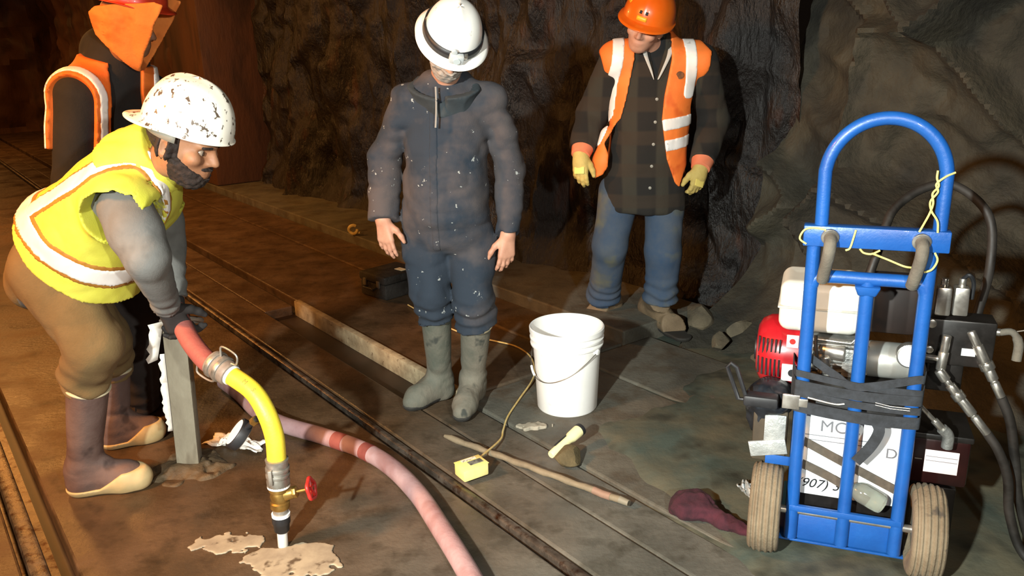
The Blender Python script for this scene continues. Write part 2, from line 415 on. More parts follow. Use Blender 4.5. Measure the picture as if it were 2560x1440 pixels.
# rock walls: blocky, fractured surface
def rock_h(s, z, seed, cell, tilt, stretch, amp):
    ca, sa = math.cos(tilt), math.sin(tilt); p = (s * ca - z * sa) / stretch; q = (s * sa + z * ca)
    p = p + 0.25 * fbm2(p / cell, q / cell, seed + 2, 2) * cell; q = q + 0.25 * fbm2(p / cell + 9, q / cell, seed + 5, 2) * cell
    i0 = np.floor(p / cell).astype(int); j0 = np.floor(q / cell).astype(int); best = np.full(s.shape, 1e9); H = np.zeros(s.shape); sec = best.copy()
    for di in (-1, 0, 1):
        for dj in (-1, 0, 1):
            i = i0 + di; j = j0 + dj
            rx = LAT[i & 31, j & 31, int(seed) & 31]; ry = LAT[i & 31, j & 31, (int(seed) + 7) & 31]; rh = LAT[i & 31, j & 31, (int(seed) + 11) & 31]
            gx = LAT[i & 31, j & 31, (int(seed) + 13) & 31]; gy = LAT[i & 31, j & 31, (int(seed) + 17) & 31]
            cx = (i + 0.5 + 0.45 * rx) * cell; cy = (j + 0.5 + 0.45 * ry) * cell
            d = np.hypot(p - cx, q - cy); hh = rh + 0.9 * (gx * (p - cx) + gy * (q - cy)) / cell
            up = d < best; sec = np.where(up, best, np.minimum(sec, d)); best = np.where(up, d, best); H = np.where(up, hh, H)
    crack = np.clip(1 - (sec - best) / (0.10 * cell), 0, 1)
    return amp * (H - 0.9 * crack)
def soften(h, k):
    for _ in range(k):
        p = np.pad(h, 1, mode='edge'); h = (p[1:-1, 1:-1] * 2 + p[:-2, 1:-1] + p[2:, 1:-1] + p[1:-1, :-2] + p[1:-1, 2:]) / 6
    return h
def ridge(s, z, seed): return 1 - 2 * np.abs(fbm2(s, z, seed, 3))
def wall_patch(name, s0, s1, ds, mm, n_base, seed, kind):
    s = np.arange(s0, s1 + ds / 2, ds); z = np.arange(-0.12, 3.5, min(ds, 0.035)); s, z = np.meshgrid(s, z, indexing='ij')
    nn = n_base + 0.16 * fbm2(s * 0.7, z * 0.7, seed)
    if s0 < 4: nn = nn - 0.42 * np.clip((s - 3.0) / 1.3, 0, 1)
    if kind == 'block':
        nn = nn + soften(rock_h(s, z, seed, 0.66, -0.75, 1.8, 0.20) + rock_h(s, z, seed + 4, 0.25, -0.7, 1.5, 0.04), 2) + 0.025 * fbm2(s * 5, z * 5, seed)
        nn = nn - 0.10 * np.clip(z - 1.0, 0, 3)
    else:
        nn = nn + 0.10 * ridge(s * 1.7 + z * 0.25, z * 0.45, seed) + 0.05 * ridge(s * 4.5 + z, z * 1.1, seed + 3) + soften(rock_h(s, z, seed, 0.5, 0.4, 0.8, 0.05), 2) + 0.02 * fbm2(s * 9, z * 5, seed)
    nn = nn - (0.50 if kind == 'block' else 0.2) * np.clip(1 - z / 0.42, 0, 1.2) ** 1.4 - 0.9 * np.clip((z - 2.5), 0, 2) ** 1.5
    W = s[..., None] * TD + nn[..., None] * TN + z[..., None] * np.array([0, 0, 1.0])
    o = grid_mesh(name, W[..., 0], W[..., 1], W[..., 2], mm, None, 35, flip=False); return o
wr = wall_patch('wall_right', -4.0, 2.75, 0.022, m_rock, 3.95, 3, 'block'); tag(wr, 'fractured grey brown rock wall behind the blue hand truck', kind='structure')
wb = wall_patch('wall_back', 2.65, 9.6, 0.03, m_rockwet, 3.92, 8, 'drape'); tag(wb, 'dark wet rusty rock wall behind the men', kind='structure')
m_shot = mat('brown_sprayed_concrete', '#4a2e1c', '#5c3a22', 1.6, 0.6, 0.8, bump=0.6, bscale=24, c3='#2e1c12', s3=3, t3=(0.5, 0.7), stretch=(1, 1, 0.3))
wf = wall_patch('wall_far', 9.4, 20.5, 0.08, m_shot, 3.12, 14, 'drape'); tag(wf, 'brown sprayed rock wall far along the tunnel', kind='structure')
pil = MB()
for k in range(2): pass
strip(pil, 9.3, 10.6, 2.95, 3.7, 0.071, 3.2); o = pil.build('trim_1', m_shot, None, bevel=0.02); tag(o, 'brown concrete pier where the rock face ends', kind='structure')
# left side, far end, roof and the end behind the photographer
def plane_patch(name, a, b, c, d, nu, nv, mm, amp, seed, label):
    a, b, c, d = map(P3, (a, b, c, d)); u, v = np.meshgrid(np.linspace(0, 1, nu), np.linspace(0, 1, nv), indexing='ij')
    u_ = u[..., None]; v_ = v[..., None]
    W = a * (1 - u_) * (1 - v_) + b * u_ * (1 - v_) + c * u_ * v_ + d * (1 - u_) * v_
    nrm = unit(np.cross(b - a, d - a)); h = amp * fbm2(u * nu / 6, v * nv / 6, seed, 3)
    W = W + h[..., None] * nrm
    o = grid_mesh(name, W[..., 0], W[..., 1], W[..., 2], mm, None, 30); tag(o, label, kind='structure'); return o
plane_patch('wall_left', tr(22, -3.1, -0.1), tr(-7, -3.1, -0.1), tr(-7, -2.7, 3.5), tr(22, -2.7, 3.5), 120, 20, m_shot, 0.12, 5, 'brown rock wall on the near side of the tunnel')
plane_patch('wall_end', tr(19.6, 3.6, -0.1), tr(19.6, -3.4, -0.1), tr(19.6, -3.4, 3.5), tr(19.6, 3.6, 3.5), 60, 36, m_shot, 0.25, 6, 'brown rock where the tunnel bends out of sight')
plane_patch('wall_front', tr(-6.2, -3.6, -0.1), tr(-6.2, 3.9, -0.1), tr(-6.2, 3.9, 3.5), tr(-6.2, -3.6, 3.5), 30, 16, m_rock, 0.2, 7, 'rock closing the tunnel behind the photographer')
plane_patch('ceiling', tr(-7, -3.4, 3.3), tr(-7, 3.9, 3.3), tr(22, 3.9, 3.3), tr(22, -3.4, 3.3), 40, 120, m_rock, 0.16, 8, 'rough rock roof of the tunnel')

# ------------------------------------------------------------------ loose rocks by the wall
def rock(name, c, size, seed, mm, label, group=None, ax=(1, 0.8, 0.7)):
    bm = bmesh.new(); bmesh.ops.create_icosphere(bm, subdivisions=3, radius=1.0); rg = np.random.default_rng(seed)
    pl = [(unit(rg.normal(size=3)), rg.uniform(0.55, 0.85)) for _ in range(11)]
    zmin = 9
    for v in bm.verts:
        p = np.array(v.co)
        for nn, d in pl:
            e_ = p @ nn - d
            if e_ > 0: p = p - nn * e_ * 0.92
        p = p * np.array(ax) * size; v.co = p; zmin = min(zmin, p[2])
    me = bpy.data.meshes.new(name); bm.to_mesh(me); bm.free(); o = finish(name, me, mm, None, True, 25)
    o.location = (c[0], c[1], c[2] - zmin - 0.008); o.rotation_euler = (0, 0, seed * 1.3); tag(o, label, 'rock', group); return o
m_stone = mat('loose_stone', '#4e4638', '#6a604c', 6, 0.85, bump=0.6, bscale=40)
for k, (px, py, sz, lb) in enumerate(((1748, 826, 0.125, 'largest angular rock leaning on the wall beside the brown work boot'), (1818, 790, 0.075, 'smaller pointed rock furthest right of the rocks by the wall base'),
                                      (1800, 872, 0.075, 'broad low rock on the slab edge right of the brown work boot'), (1690, 752, 0.07, 'dark rock tucked behind the man in blue jeans'),
                                      (1850, 850, 0.09, 'low rock at the wall base between the boot and the red engine cover'), (1905, 905, 0.07, 'small stone at the wall base left of the red engine cover'))):
    p = fl(px, py); rock('rock', (p[0], p[1], 0.0), sz, 11 + k, m_stone, lb, 'rocks along the wall base')
# ------------------------------------------------------------------ bucket
m_white = mat('white_plastic', '#eceae4', '#f4f2ee', 5, 0.35, c3='#c8c0b0', s3=14, t3=(0.66, 0.8))
m_wire = mat('steel_wire', '#9a948a', rough=0.35, metal=0.9)
bc = fl(1418, 1012); bk = empty('bucket', (bc[0], bc[1], 0.0), 0, 'white plastic bucket with a wire bail standing on the floor', 'bucket')
prof = [(0.0, 0.004), (0.128, 0.0), (0.132, 0.006), (0.146, 0.295), (0.158, 0.297), (0.159, 0.304), (0.148, 0.308), (0.149, 0.322), (0.160, 0.324), (0.161, 0.332), (0.150, 0.336), (0.151, 0.350),
        (0.162, 0.353), (0.163, 0.374), (0.159, 0.378), (0.154, 0.375), (0.152, 0.36), (0.141, 0.20), (0.127, 0.012), (0.0, 0.010)]
MB().lathe(prof, seg=64).build('bucket_body', m_white, bk)
t0, t1 = math.radians(-38), math.radians(-208)
pts = []
for k in range(31):
    f_ = k / 30; t = t0 + (t1 - t0) * f_; zz = 0.285 - 0.125 * math.sin(math.pi * f_ ** 1.25); r = 0.157 if 0.02 < f_ < 0.98 else 0.150
    pts.append((r * math.cos(t), r * math.sin(t), zz))
bail = MB().tube(pts, 0.0018, 8).build('bail', m_wire, bk)
MB().tube(pts[21:25], 0.0055, 10).build('grip', m_white, bail)
for t in (t0, t1):
    c_ = np.array([0.152 * math.cos(t), 0.152 * math.sin(t), 0.285])
    MB().cyl(c_ * [0.95, 0.95, 1], c_ * [1.07, 1.07, 1], 0.016, 0.012).build('bail_ear', m_white, bk, bevel=0.002)

# ------------------------------------------------------------------ yellow reader box and its cord
m_yel = mat('yellow_plastic', '#e8da80', '#f0e498', 9, 0.45)
m_lab = mat('dark_label', '#4a4c4a', '#767a74', 60, 0.5, t12=(0.45, 0.55))
m_lab2 = mat('printed_label', '#d8d4c4', '#8a8678', 90, 0.5, t12=(0.55, 0.62))
p0 = fl(1180, 1196); q1 = fl(1160, 1216); q2 = fl(1228, 1192); ya = math.atan2(q2[1] - q1[1], q2[0] - q1[0])
yb = empty('reader_box', (p0[0], p0[1], 0.016), ya, 'small yellow box with a dark label and a cord on the slab', 'box')
MB().box((0, 0, 0.026), (0.105, 0.075, 0.052)).build('housing', m_yel, yb, bevel=0.006)
MB().box((0, 0, 0.049), (0.107, 0.077, 0.003)).build('lid_seam', m_yel, yb, bevel=0.001)
MB().box((0.012, -0.008, 0.0535), (0.055, 0.028, 0.001)).build('label_plate', m_lab, yb)
MB().box((0.0, 0.022, 0.0535), (0.06, 0.016, 0.001)).build('print', m_lab2, yb)
MB().cyl((0.045, 0.032, 0.03), (0.062, 0.045, 0.03), 0.008, 0.006).build('cord_gland', m_yel, yb, bevel=0.001)
m_cord = mat('pale_yellow_cord', '#c8a860', '#dcc488', 30, 0.5)
cp = [np.array([p0[0], p0[1], 0]) + np.array([0.062 * math.cos(ya) - 0.045 * math.sin(ya), 0.062 * math.sin(ya) + 0.045 * math.cos(ya), 0.046])]
for px, py, z in ((1250, 1100, 0.012), (1258, 1075, 0.008), (1270, 1040, 0.008), (1300, 995, 0.008), (1328, 955, 0.02), (1337, 925, 0.03), (1325, 890, 0.008), (1290, 866, 0.008), (1240, 853, 0.008), (1190, 843, 0.008), (1140, 827, 0.008), (1085, 800, 0.008), (1020, 762, 0.008)):
    cp.append(fl(px, py, z))
o = MB().tube(smooth_path(cp, 6), 0.0042, 8).build('cord', m_cord, None, origin=cp[0]); tag(o, 'thin pale yellow cord running from the yellow box behind the bucket', 'cord')

# ------------------------------------------------------------------ flashlight resting on a stone
ft = fl(1412, 1160); st = rock('rock', (ft[0] + 0.01, ft[1] + 0.0, 0.004), 0.068, 31, mat('ochre_stone', '#4a4028', '#66583a', 8, 0.85, bump=0.5), 'ochre stone propping up the yellow flashlight', None, (1, 0.8, 0.62))
a_ = fl(1377, 1138, 0.045); b_ = fl(1452, 1072, 0.085); d_ = unit(b_ - a_)
fx, fy, fz = frame_of(d_); ln = np.linalg.norm(b_ - a_)
fr = empty('flashlight', a_, 0, 'pale yellow flashlight lying tilted on an ochre stone', 'flashlight')
AX = np.array([fx, fy, fz])
MB().lathe([(0.013, 0), (0.0155, 0.004), (0.0165, ln * 0.5), (0.017, ln * 0.58), (0.0225, ln * 0.66), (0.024, ln * 0.9), (0.0235, ln * 0.93)], ax=AX, seg=28).build('barrel', mat('cream_yellow_plastic', '#e8e0a4', '#f0e8b4', 9, 0.45), fr)
m_cream = mat('cream_yellow_plastic', '#e8e0a4', '#f0e8b4', 9, 0.45)
m_black = mat('black_rubber', '#16171a', '#26272a', 18, 0.5)
MB().lathe([(0.0245, ln * 0.92), (0.0255, ln * 0.935), (0.0255, ln * 1.0), (0.022, ln * 1.01)], ax=AX, seg=28).build('bezel', m_black, fr)
MB().lathe([(0.0205, ln * 0.992), (0.0, ln * 0.994)], ax=AX, seg=24, closed=True).build('lens', mat('clear_lens', '#c8d0d0', rough=0.1), fr)
sw = a_ * 0 - fx * 0.017
MB().box(d_ * ln * 0.42 + np.array([-0.012, 0.0, 0.012]), (0.006, 0.012, 0.07), AX).build('clip', m_black, fr, bevel=0.002)

# ------------------------------------------------------------------ stick
sa = fl(1112, 1090, 0.02); sb = fl(1572, 1258, 0.02)
stp = [sa + (sb - sa) * k / 24 + np.array([0, 0, 0.002 * math.sin(k * 1.7)]) for k in range(25)]
sk = empty('wooden_stick', ((sa[0] + sb[0]) / 2, (sa[1] + sb[1]) / 2, 0.0), 0, 'long bare wooden stick lying on the floor below the bucket', 'stick')
og = np.array(sk.location)
MB().tube([p - og for p in stp], [0.007] + [0.0125 + 0.0012 * math.sin(k * 2.1) for k in range(23)] + [0.010], 10).build('shaft', mat('grey_stick_wood', '#6a604e', '#80745e', 14, 0.7, bump=0.2, bscale=80), sk)
MB().tube([p - og for p in stp[20:23]], 0.0142, 12).build('tape_wrap', mat('faded_pink_tape', '#7c6454', '#8c7060', 20, 0.6), sk)
MB().tube([p - og for p in stp[23:25]], [0.0138, 0.0115], 12).build('grey_tip', mat('grey_tip', '#7a7464', rough=0.6), sk)

# ------------------------------------------------------------------ maroon rag
rc = fl(1725, 1285); rt = fl(1875, 1345)
def f_rag(P):
    d = ell(P, (rc[0], rc[1], 0.025), (0.075, 0.07, 0.055)); d = smin(d, chain(P, [((rc[0] + 0.03, rc[1], 0.03), 0.04), ((rc[0] * 0.45 + rt[0] * 0.55, rc[1] * 0.45 + rt[1] * 0.55, 0.016), 0.03), ((rt[0], rt[1], 0.012), 0.022)]), 0.03)
    r = np.abs(vnoise(P * 26 + 3)); d = d + 0.010 * r + 0.004 * vnoise(P * 60)
    return np.maximum(d, 0.002 - P[:, 2])
lo, hi = bounds([(rc[0] - 0.1, rc[1] - 0.1, -0.01), (rc[0] + 0.1, rc[1] + 0.1, 0.11), (rt[0] + 0.05, rt[1] - 0.05, 0)], 0.02)
o = sdf_mesh('rag', f_rag, lo, hi, 0.004, mat('maroon_cloth', '#2a0e18', '#461a26', 16, 0.95, bump=0.6, bscale=120, bdist=0.004), origin=(rc[0], rc[1], 0)); o.location = (rc[0], rc[1], 0.004)
tag(o, 'crumpled maroon rag on the mud beside the left truck wheel', 'rag')

# ------------------------------------------------------------------ black tool case by the wall
c0 = fl(966, 754); c1 = fl(908, 736); c2 = fl(1046, 738)
ux = unit(c0 - c1); uy = np.array([-ux[1], ux[0], 0]); L1 = np.linalg.norm(c0 - c1) + 0.02
tcs = empty('tool_case', c0 - ux * L1 / 2 + uy * 0.15, math.atan2(ux[1], ux[0]), 'scuffed black tool case standing on the slabs behind the man in coveralls', 'case')
m_case = mat('black_case_plastic', '#1c1916', '#2c2824', 10, 0.45, 0.65, bump=0.3, bscale=80)
MB().box((0, 0, 0.052), (L1, 0.30, 0.10)).build('case_base', m_case, tcs, bevel=0.012)
MB().box((0, 0, 0.13), (L1 + 0.012, 0.312, 0.055)).build('lid', m_case, tcs, bevel=0.014)
for x in (-0.07, 0.07):
    MB().box((x, -0.158, 0.10), (0.03, 0.012, 0.045)).build('latch', mat('dull_metal', '#8a867c', rough=0.4, metal=0.8), tcs, bevel=0.003)
MB().tube([(-0.05, -0.155, 0.075), (-0.05, -0.185, 0.07), (0.05, -0.185, 0.07), (0.05, -0.155, 0.075)], 0.008, 8).build('handle', m_case, tcs)
MB().box((0.055, 0.04, 0.1585), (0.075, 0.045, 0.002)).build('paper_label', mat('cream_paper', '#d8c8a4', '#c8b48c', 20, 0.7), tcs)

# ------------------------------------------------------------------ tape roll on the ledge
rp = fl(884, 588, 0.07)
tr_ = empty('tape_roll', (rp[0], rp[1], 0.0775), 0, 'cream tape roll left on the ledge at the foot of the rusty wall', 'tape')
ring = MB().tube([(0.034 * math.cos(t), 0.008 * math.sin(t * 2), 0.040 + 0.034 * math.sin(t)) for t in np.linspace(0.9, 2 * math.pi, 24)], 0.013, 10).build('roll', mat('cream_tape', '#d8c890', '#b8a060', 20, 0.6), tr_)
MB().box((0.03, 0.01, 0.012), (0.05, 0.03, 0.012)).build('loose_end', MATS['cream_tape'], tr_, bevel=0.003)

# ------------------------------------------------------------------ floor hose (pink), floor papers, grout spill
m_pink = mat('pink_hose_rubber', '#987474', '#ac8e8e', 6, 0.55, 0.7, bump=0.2, bscale=60, c3='#84544e', s3=4, t3=(0.55, 0.75))
R = 0.034
hp = [fl(x, y, R) for x, y in ((560, 955), (600, 985), (645, 1028), (705, 1060), (800, 1088), (900, 1122), (975, 1165), (1045, 1235), (1105, 1325), (1155, 1405), (1195, 1480), (1230, 1580), (1250, 1720))]
pk = empty('pink_hose', hp[4] * [1, 1, 0], 0, 'long pink rubber hose curving across the slabs to the foreground', 'hose'); og = np.array(pk.location)
sp = smooth_path(hp, 8)
MB().tube([p - og for p in sp], R, 20).build('hose_body', m_pink, pk)
m_redband = mat('dark_red_band', '#7a3a34', '#8c4a42', 14, 0.6)
for px in (848, 918):
    k = min(range(len(sp)), key=lambda i: abs(1280 + FPX * ((sp[i] - _C) @ _r) / ((sp[i] - _C) @ _fw) - px))
    MB().tube([sp[k - 1] - og, sp[k] - og, sp[k + 1] - og], R + 0.0012, 20).build('red_band', m_redband, pk)  # narrow dark red bands round the pink hose
def sheet(name, c, sx, sy, rz, mm, label, cat, seed, amp=0.02, z0=0.003, outline=None):
    nu, nv = 26, 18; u, v = np.meshgrid(np.linspace(-1, 1, nu), np.linspace(-1, 1, nv), indexing='ij')
    r = 1 + 0.22 * fbm2(u * 1.3, v * 1.3, seed)
    X = u * sx * r; Y = v * sy * r; Z = z0 + amp * np.abs(fbm2(u * 2.2, v * 2.2, seed + 3)) * (0.4 + 0.6 * (1 - u * u))
    o = grid_mesh(name, X, Y, Z, mm, None, 30); sm = o.modifiers.new('thickness', 'SOLIDIFY'); sm.thickness = 0.0012; sm.offset = 1
    o.location = (c[0], c[1], 0.0); o.rotation_euler = (0, 0, rz); tag(o, label, cat); return o
m_paper = mat('white_paper', '#e4dcd0', '#f0ece4', 7, 0.8, c3='#b09878', s3=9)
pc = fl(592, 1112); sheet('paper_scrap', pc, 0.125, 0.045, -0.35, m_paper, 'crumpled white paper scrap on the floor under the pressure gauge', 'paper', 3, 0.03)
m_spill = mat('pale_grout', '#8a7c68', '#a89a82', 12, 0.75, 0.5, c3='#5a4a38', s3=16, t3=(0.58, 0.68))
def f_spill(P):
    x, y = P[:, 0], P[:, 1]; d = np.full(x.shape, 9.0, np.float32)
    for px, py, rx, ry in ((540, 1360, 0.085, 0.05), (610, 1360, 0.07, 0.045), (660, 1395, 0.075, 0.05), (700, 1420, 0.08, 0.06), (770, 1385, 0.075, 0.055), (790, 1410, 0.07, 0.07), (730, 1375, 0.05, 0.03)):
        c = fl(px, py); d = np.minimum(d, (np.hypot((x - c[0]) / rx, (y - c[1]) / ry) - 1) * min(rx, ry))
    Q = np.stack([x * 34, y * 34, 0 * x + 2], -1); d = d + 0.022 * vnoise(Q) + 0.012 * vnoise(Q * 2.3) - 0.004
    return np.maximum(d, np.abs(P[:, 2] - 0.0016) - 0.003)
pa = fl(480, 1300); pb = fl(860, 1520)
o = sdf_mesh('grout_spill', f_spill, (min(pa[0], fl(480, 1500)[0]) - 0.05, pb[1] - 0.05, -0.006), (pb[0] + 0.15, pa[1] + 0.1, 0.010), 0.004, m_spill, origin=(-0.8, 2.25, 0)); o.location = (-0.8, 2.25, 0)
tag(o, 'pale splashed grout spill around the foot of the hose nozzle', 'spill')
def blotch(px, py, rx, ry, seed, label, mm):
    c = fl(px, py)
    def f(P):
        x, y = P[:, 0] - c[0], P[:, 1] - c[1]; d = (np.hypot(x / rx, y / ry) - 1) * min(rx, ry); Q = np.stack([x * 30 + seed, y * 30, 0 * x + seed], -1)
        return np.maximum(d + 0.02 * vnoise(Q) + 0.012 * vnoise(Q * 2.2), np.abs(P[:, 2] - 0.006) - 0.008 + 0.004 * vnoise(Q * 1.5))
    o = sdf_mesh('mortar_splash', f, (c[0] - rx * 1.6, c[1] - ry * 1.8, -0.006), (c[0] + rx * 1.6, c[1] + ry * 1.8, 0.022), 0.004, mm, origin=(c[0], c[1], 0)); o.location = (c[0], c[1], 0); tag(o, label, 'mortar')
m_gyp = mat('chalky_mortar', '#8a8474', '#a89e8c', 16, 0.85)
blotch(1335, 1068, 0.05, 0.024, 4, 'chalky white mortar splash between the flashlight and the bucket', m_gyp)

# ------------------------------------------------------------------ grey post with torn paper
pb_ = fl(476, 1168); pt_ = at(436, 788, 2.86); ptl = unit(pt_ - pb_)
po = empty('grey_post', pb_, 0, 'leaning grey timber post standing in the floor in front of the bending man', 'post')
cx = unit(np.array([1.0, 0.12, 0])); cx = unit(cx - ptl * (cx @ ptl)); cy = np.cross(ptl, cx); hl = np.linalg.norm(pt_ - pb_)
AXP = np.array([cx, cy, ptl])
m_post = mat('weathered_post', '#7c7260', '#98907c', 7, 0.75, bump=0.4, bscale=50, c3='#5c5040', s3=11, t3=(0.55, 0.72), stretch=(1, 1, 0.35))
MB().box(ptl * (hl / 2 - 0.03), (0.082, 0.06, hl + 0.06), AXP).build('timber', m_post, po, bevel=0.004)
MB().box(ptl * (hl - 0.02), (0.094, 0.07, 0.03), AXP).build('wire_band', mat('grimy_tape', '#6a5c50', '#8a7a6c', 22, 0.55), po, bevel=0.004)
lp = [ptl * (hl - 0.02) + cx * (0.03 + 0.045 * (1 - math.cos(t)) / 2 * 1.4) - cy * 0.04 * math.sin(t) + ptl * 0.02 * math.sin(t) for t in np.linspace(0, 2 * math.pi, 20)]
MB().tube(lp, 0.009, 8).build('tape_loop', MATS['grimy_tape'], po)
V = []; F = []; N_ = 26; rg = random.Random(4)
for k in range(N_ + 1):
    z = hl * 0.78 - (hl * 0.50) * k / N_
    w0 = 0.041 + 0.022 + rg.uniform(-0.006, 0.006) - 0.010 * abs(k / N_ - 0.5)
    V += [ptl * z - cx * 0.040 - cy * 0.033, ptl * z - cx * w0 - cy * (0.036 + 0.004 * rg.random())]
    if k: F.append((2 * k - 2, 2 * k - 1, 2 * k + 1, 2 * k))
o = new_mesh('torn_paper', V, F, m_paper, po); sm = o.modifiers.new('thickness', 'SOLIDIFY'); sm.thickness = 0.0015
V = []; F = []
for k in range(9):
    z = hl - 0.01 - 0.15 * k / 8
    V += [ptl * z - cx * (0.03 + 0.035 * k / 8) - cy * 0.036, ptl * (z - 0.01) - cx * (0.075 + 0.025 * k / 8 + rg.uniform(-0.008, 0.008)) - cy * (0.045 + 0.01 * rg.random())]
    if k: F.append((2 * k - 2, 2 * k - 1, 2 * k + 1, 2 * k))
o = new_mesh('paper_flap', V, F, m_paper, po); sm = o.modifiers.new('thickness', 'SOLIDIFY'); sm.thickness = 0.0015
def f_md(P):
    q = P - np.array([pb_[0], pb_[1], 0], np.float32); d = ell(P, (pb_[0], pb_[1], -0.02), (0.16, 0.13, 0.05)); return np.maximum(d + 0.02 * vnoise(P * 22) + 0.008 * vnoise(P * 50), -0.01 - q[:, 2])
o = sdf_mesh('mud_heap', f_md, pb_ - [0.24, 0.2, 0.02], pb_ + [0.24, 0.2, 0.06], 0.006, mat('brown_mud', '#4a3a26', '#5e4c34', 12, 0.7, bump=0.6, bscale=60), origin=pb_); o.location = pb_
tag(o, 'low heap of brown mud packed around the foot of the grey post', 'mud')

# ------------------------------------------------------------------ grout hose: pink lead, coupling, yellow section, gauge, valve, nozzle
m_yhose = mat('yellow_hose', '#d8bc2c', '#e4cc40', 6, 0.45, bump=0.15, bscale=50, c3='#b89820', s3=8)
m_steel = mat('grimy_steel', '#8a8478', '#b0aaa0', 18, 0.35, 0.55, metal=0.75)
m_brass = mat('brass', '#8a6a34', '#b08c4c', 16, 0.35, 0.5, metal=0.85)
m_red = mat('red_paint', '#a8201c', '#c03028', 14, 0.45)
NB = fl(708, 1366)
gh = empty('grout_hose', NB, 0, 'yellow grout hose arching down to a valve and nozzle touching the floor', 'hose')
def g(p): return np.array(p, float) - NB
ycp = [at(692, 1150, 2.33), at(686, 1090, 2.335), at(665, 1030, 2.35), at(632, 978, 2.38), at(578, 938, 2.42)]
ys = smooth_path(ycp, 10)
yh = MB().tube([g(p) for p in ys], 0.030, 22).build('yellow_section', m_yhose, gh)
for ch, px, py, sz in (('M', 623, 958, 0.020), ('S', 637, 984, 0.018)):
    k = min(range(1, len(ys) - 1), key=lambda i: np.hypot(*(np.array([1280 + FPX * ((ys[i] - _C) @ _r) / ((ys[i] - _C) @ _fw), 720 - FPX * ((ys[i] - _C) @ _u) / ((ys[i] - _C) @ _fw)]) - [px - 3, py + 3])))
    dx = unit(ys[k - 1] - ys[k + 1]); nz_ = unit(np.array([0.15, -0.75, 0.75])); nz_ = unit(nz_ - dx * (nz_ @ dx)); dy_ = np.cross(nz_, dx)
    c = bpy.data.curves.new('lettering', 'FONT'); c.body = ch; c.size = sz; c.extrude = 0.0012; c.align_x = 'CENTER'; c.align_y = 'CENTER'
    o = bpy.data.objects.new('lettering', c); COL.objects.link(o); bpy.context.view_layer.update()
    me = bpy.data.meshes.new_from_object(o.evaluated_get(bpy.context.evaluated_depsgraph_get())); bpy.data.objects.remove(o)
    o = bpy.data.objects.new('lettering', me); me.materials.append(mat('faded_ink', '#8a7c30', rough=0.7)); COL.objects.link(o); o.parent = yh
    p_ = g(ys[k]) + nz_ * 0.0297; Mx = Matrix.Identity(4)
    for i_ in range(3): Mx[i_][0], Mx[i_][1], Mx[i_][2], Mx[i_][3] = dx[i_], dy_[i_], nz_[i_], p_[i_]
    o.matrix_local = Mx
e0 = ys[-1]; ed = unit(ys[-1] - ys[-3])
MB().cyl(g(e0 - ed * 0.006), g(e0 + ed * 0.004), 0.0335, seg=24).build('white_ring', m_white, gh, bevel=0.002)
pcp = [e0 + ed * 0.02, at(520, 905, 2.47), at(478, 855, 2.56), at(452, 805, 2.66), at(438, 770, 2.76)]
m_redhose = mat('red_pink_hose', '#8e4a44', '#a05c54', 6, 0.55, bump=0.2, bscale=60)
MB().tube([g(p) for p in smooth_path(pcp, 10)], 0.033, 22).build('red_section', m_redhose, gh)
m_clamp = MATS['grimy_tape']
cpl = MB().cyl(g(e0 + ed * 0.004), g(e0 + ed * 0.085), 0.040, 0.042, seg=24).build('coupling', m_clamp, gh, bevel=0.004)
MB().cyl(g(e0 + ed * 0.03), g(e0 + ed * 0.045), 0.045, seg=24).build('clamp_band', m_steel, cpl, bevel=0.002)
MB().cyl(g(e0 + ed * 0.06), g(e0 + ed * 0.075), 0.046, seg=24).build('clamp_band', m_steel, cpl, bevel=0.002)
ex, ey, _ = frame_of(ed); up = unit(np.array([0, 0, 1.0]) - ed * ed[2]); sd = np.cross(ed, up)
MB().tube([g(p) for p in smooth_path([e0 + ed * 0.055 + up * 0.04, e0 + ed * 0.06 + up * 0.075, e0 + ed * 0.0 + up * 0.08, e0 - ed * 0.01 + up * 0.05, e0 + ed * 0.01 + up * 0.04], 6)], 0.0035, 8).build('wire_tail', m_steel, cpl)
MB().tube([g(p) for p in smooth_path([e0 + ed * 0.05 - up * 0.04, e0 + ed * 0.07 - up * 0.07, e0 + ed * 0.13 - up * 0.075, e0 + ed * 0.14 - up * 0.05], 6)], 0.0035, 8).build('wire_tail', m_steel, cpl)
# gauge hanging from the yellow section
gj = at(645, 1045, 2.36); gc_ = at(598, 1086, 2.40)
gx = unit(gc_ - gj); gax = unit(np.cross(gx, np.array([0.25, -0.9, 0.2]))); gax = unit(gax * 0.8 + np.array([-0.1, -0.25, 0.25]))
gax = unit(gax - gx * (gax @ gx))
gg = MB().cyl(g(gc_ - gax * 0.016), g(gc_ + gax * 0.016), 0.052, seg=36).build('gauge', m_black, gh, bevel=0.004)
MB().cyl(g(gc_ + gax * 0.0155), g(gc_ + gax * 0.0175), 0.044, seg=32).build('dial', m_white, gg)
MB().cyl(g(gc_ - gax * 0.0155), g(gc_ - gax * 0.0175), 0.047, seg=32).build('back_plate', m_steel, gg)
MB().cyl(g(gj + gx * 0.0), g(gc_ - gx * 0.045), 0.009, seg=14).build('gauge_stem', m_black, gh)
MB().cyl(g(gj + gx * 0.012), g(gj + gx * 0.03), 0.015, seg=6).build('hex_fitting', m_brass, gh)
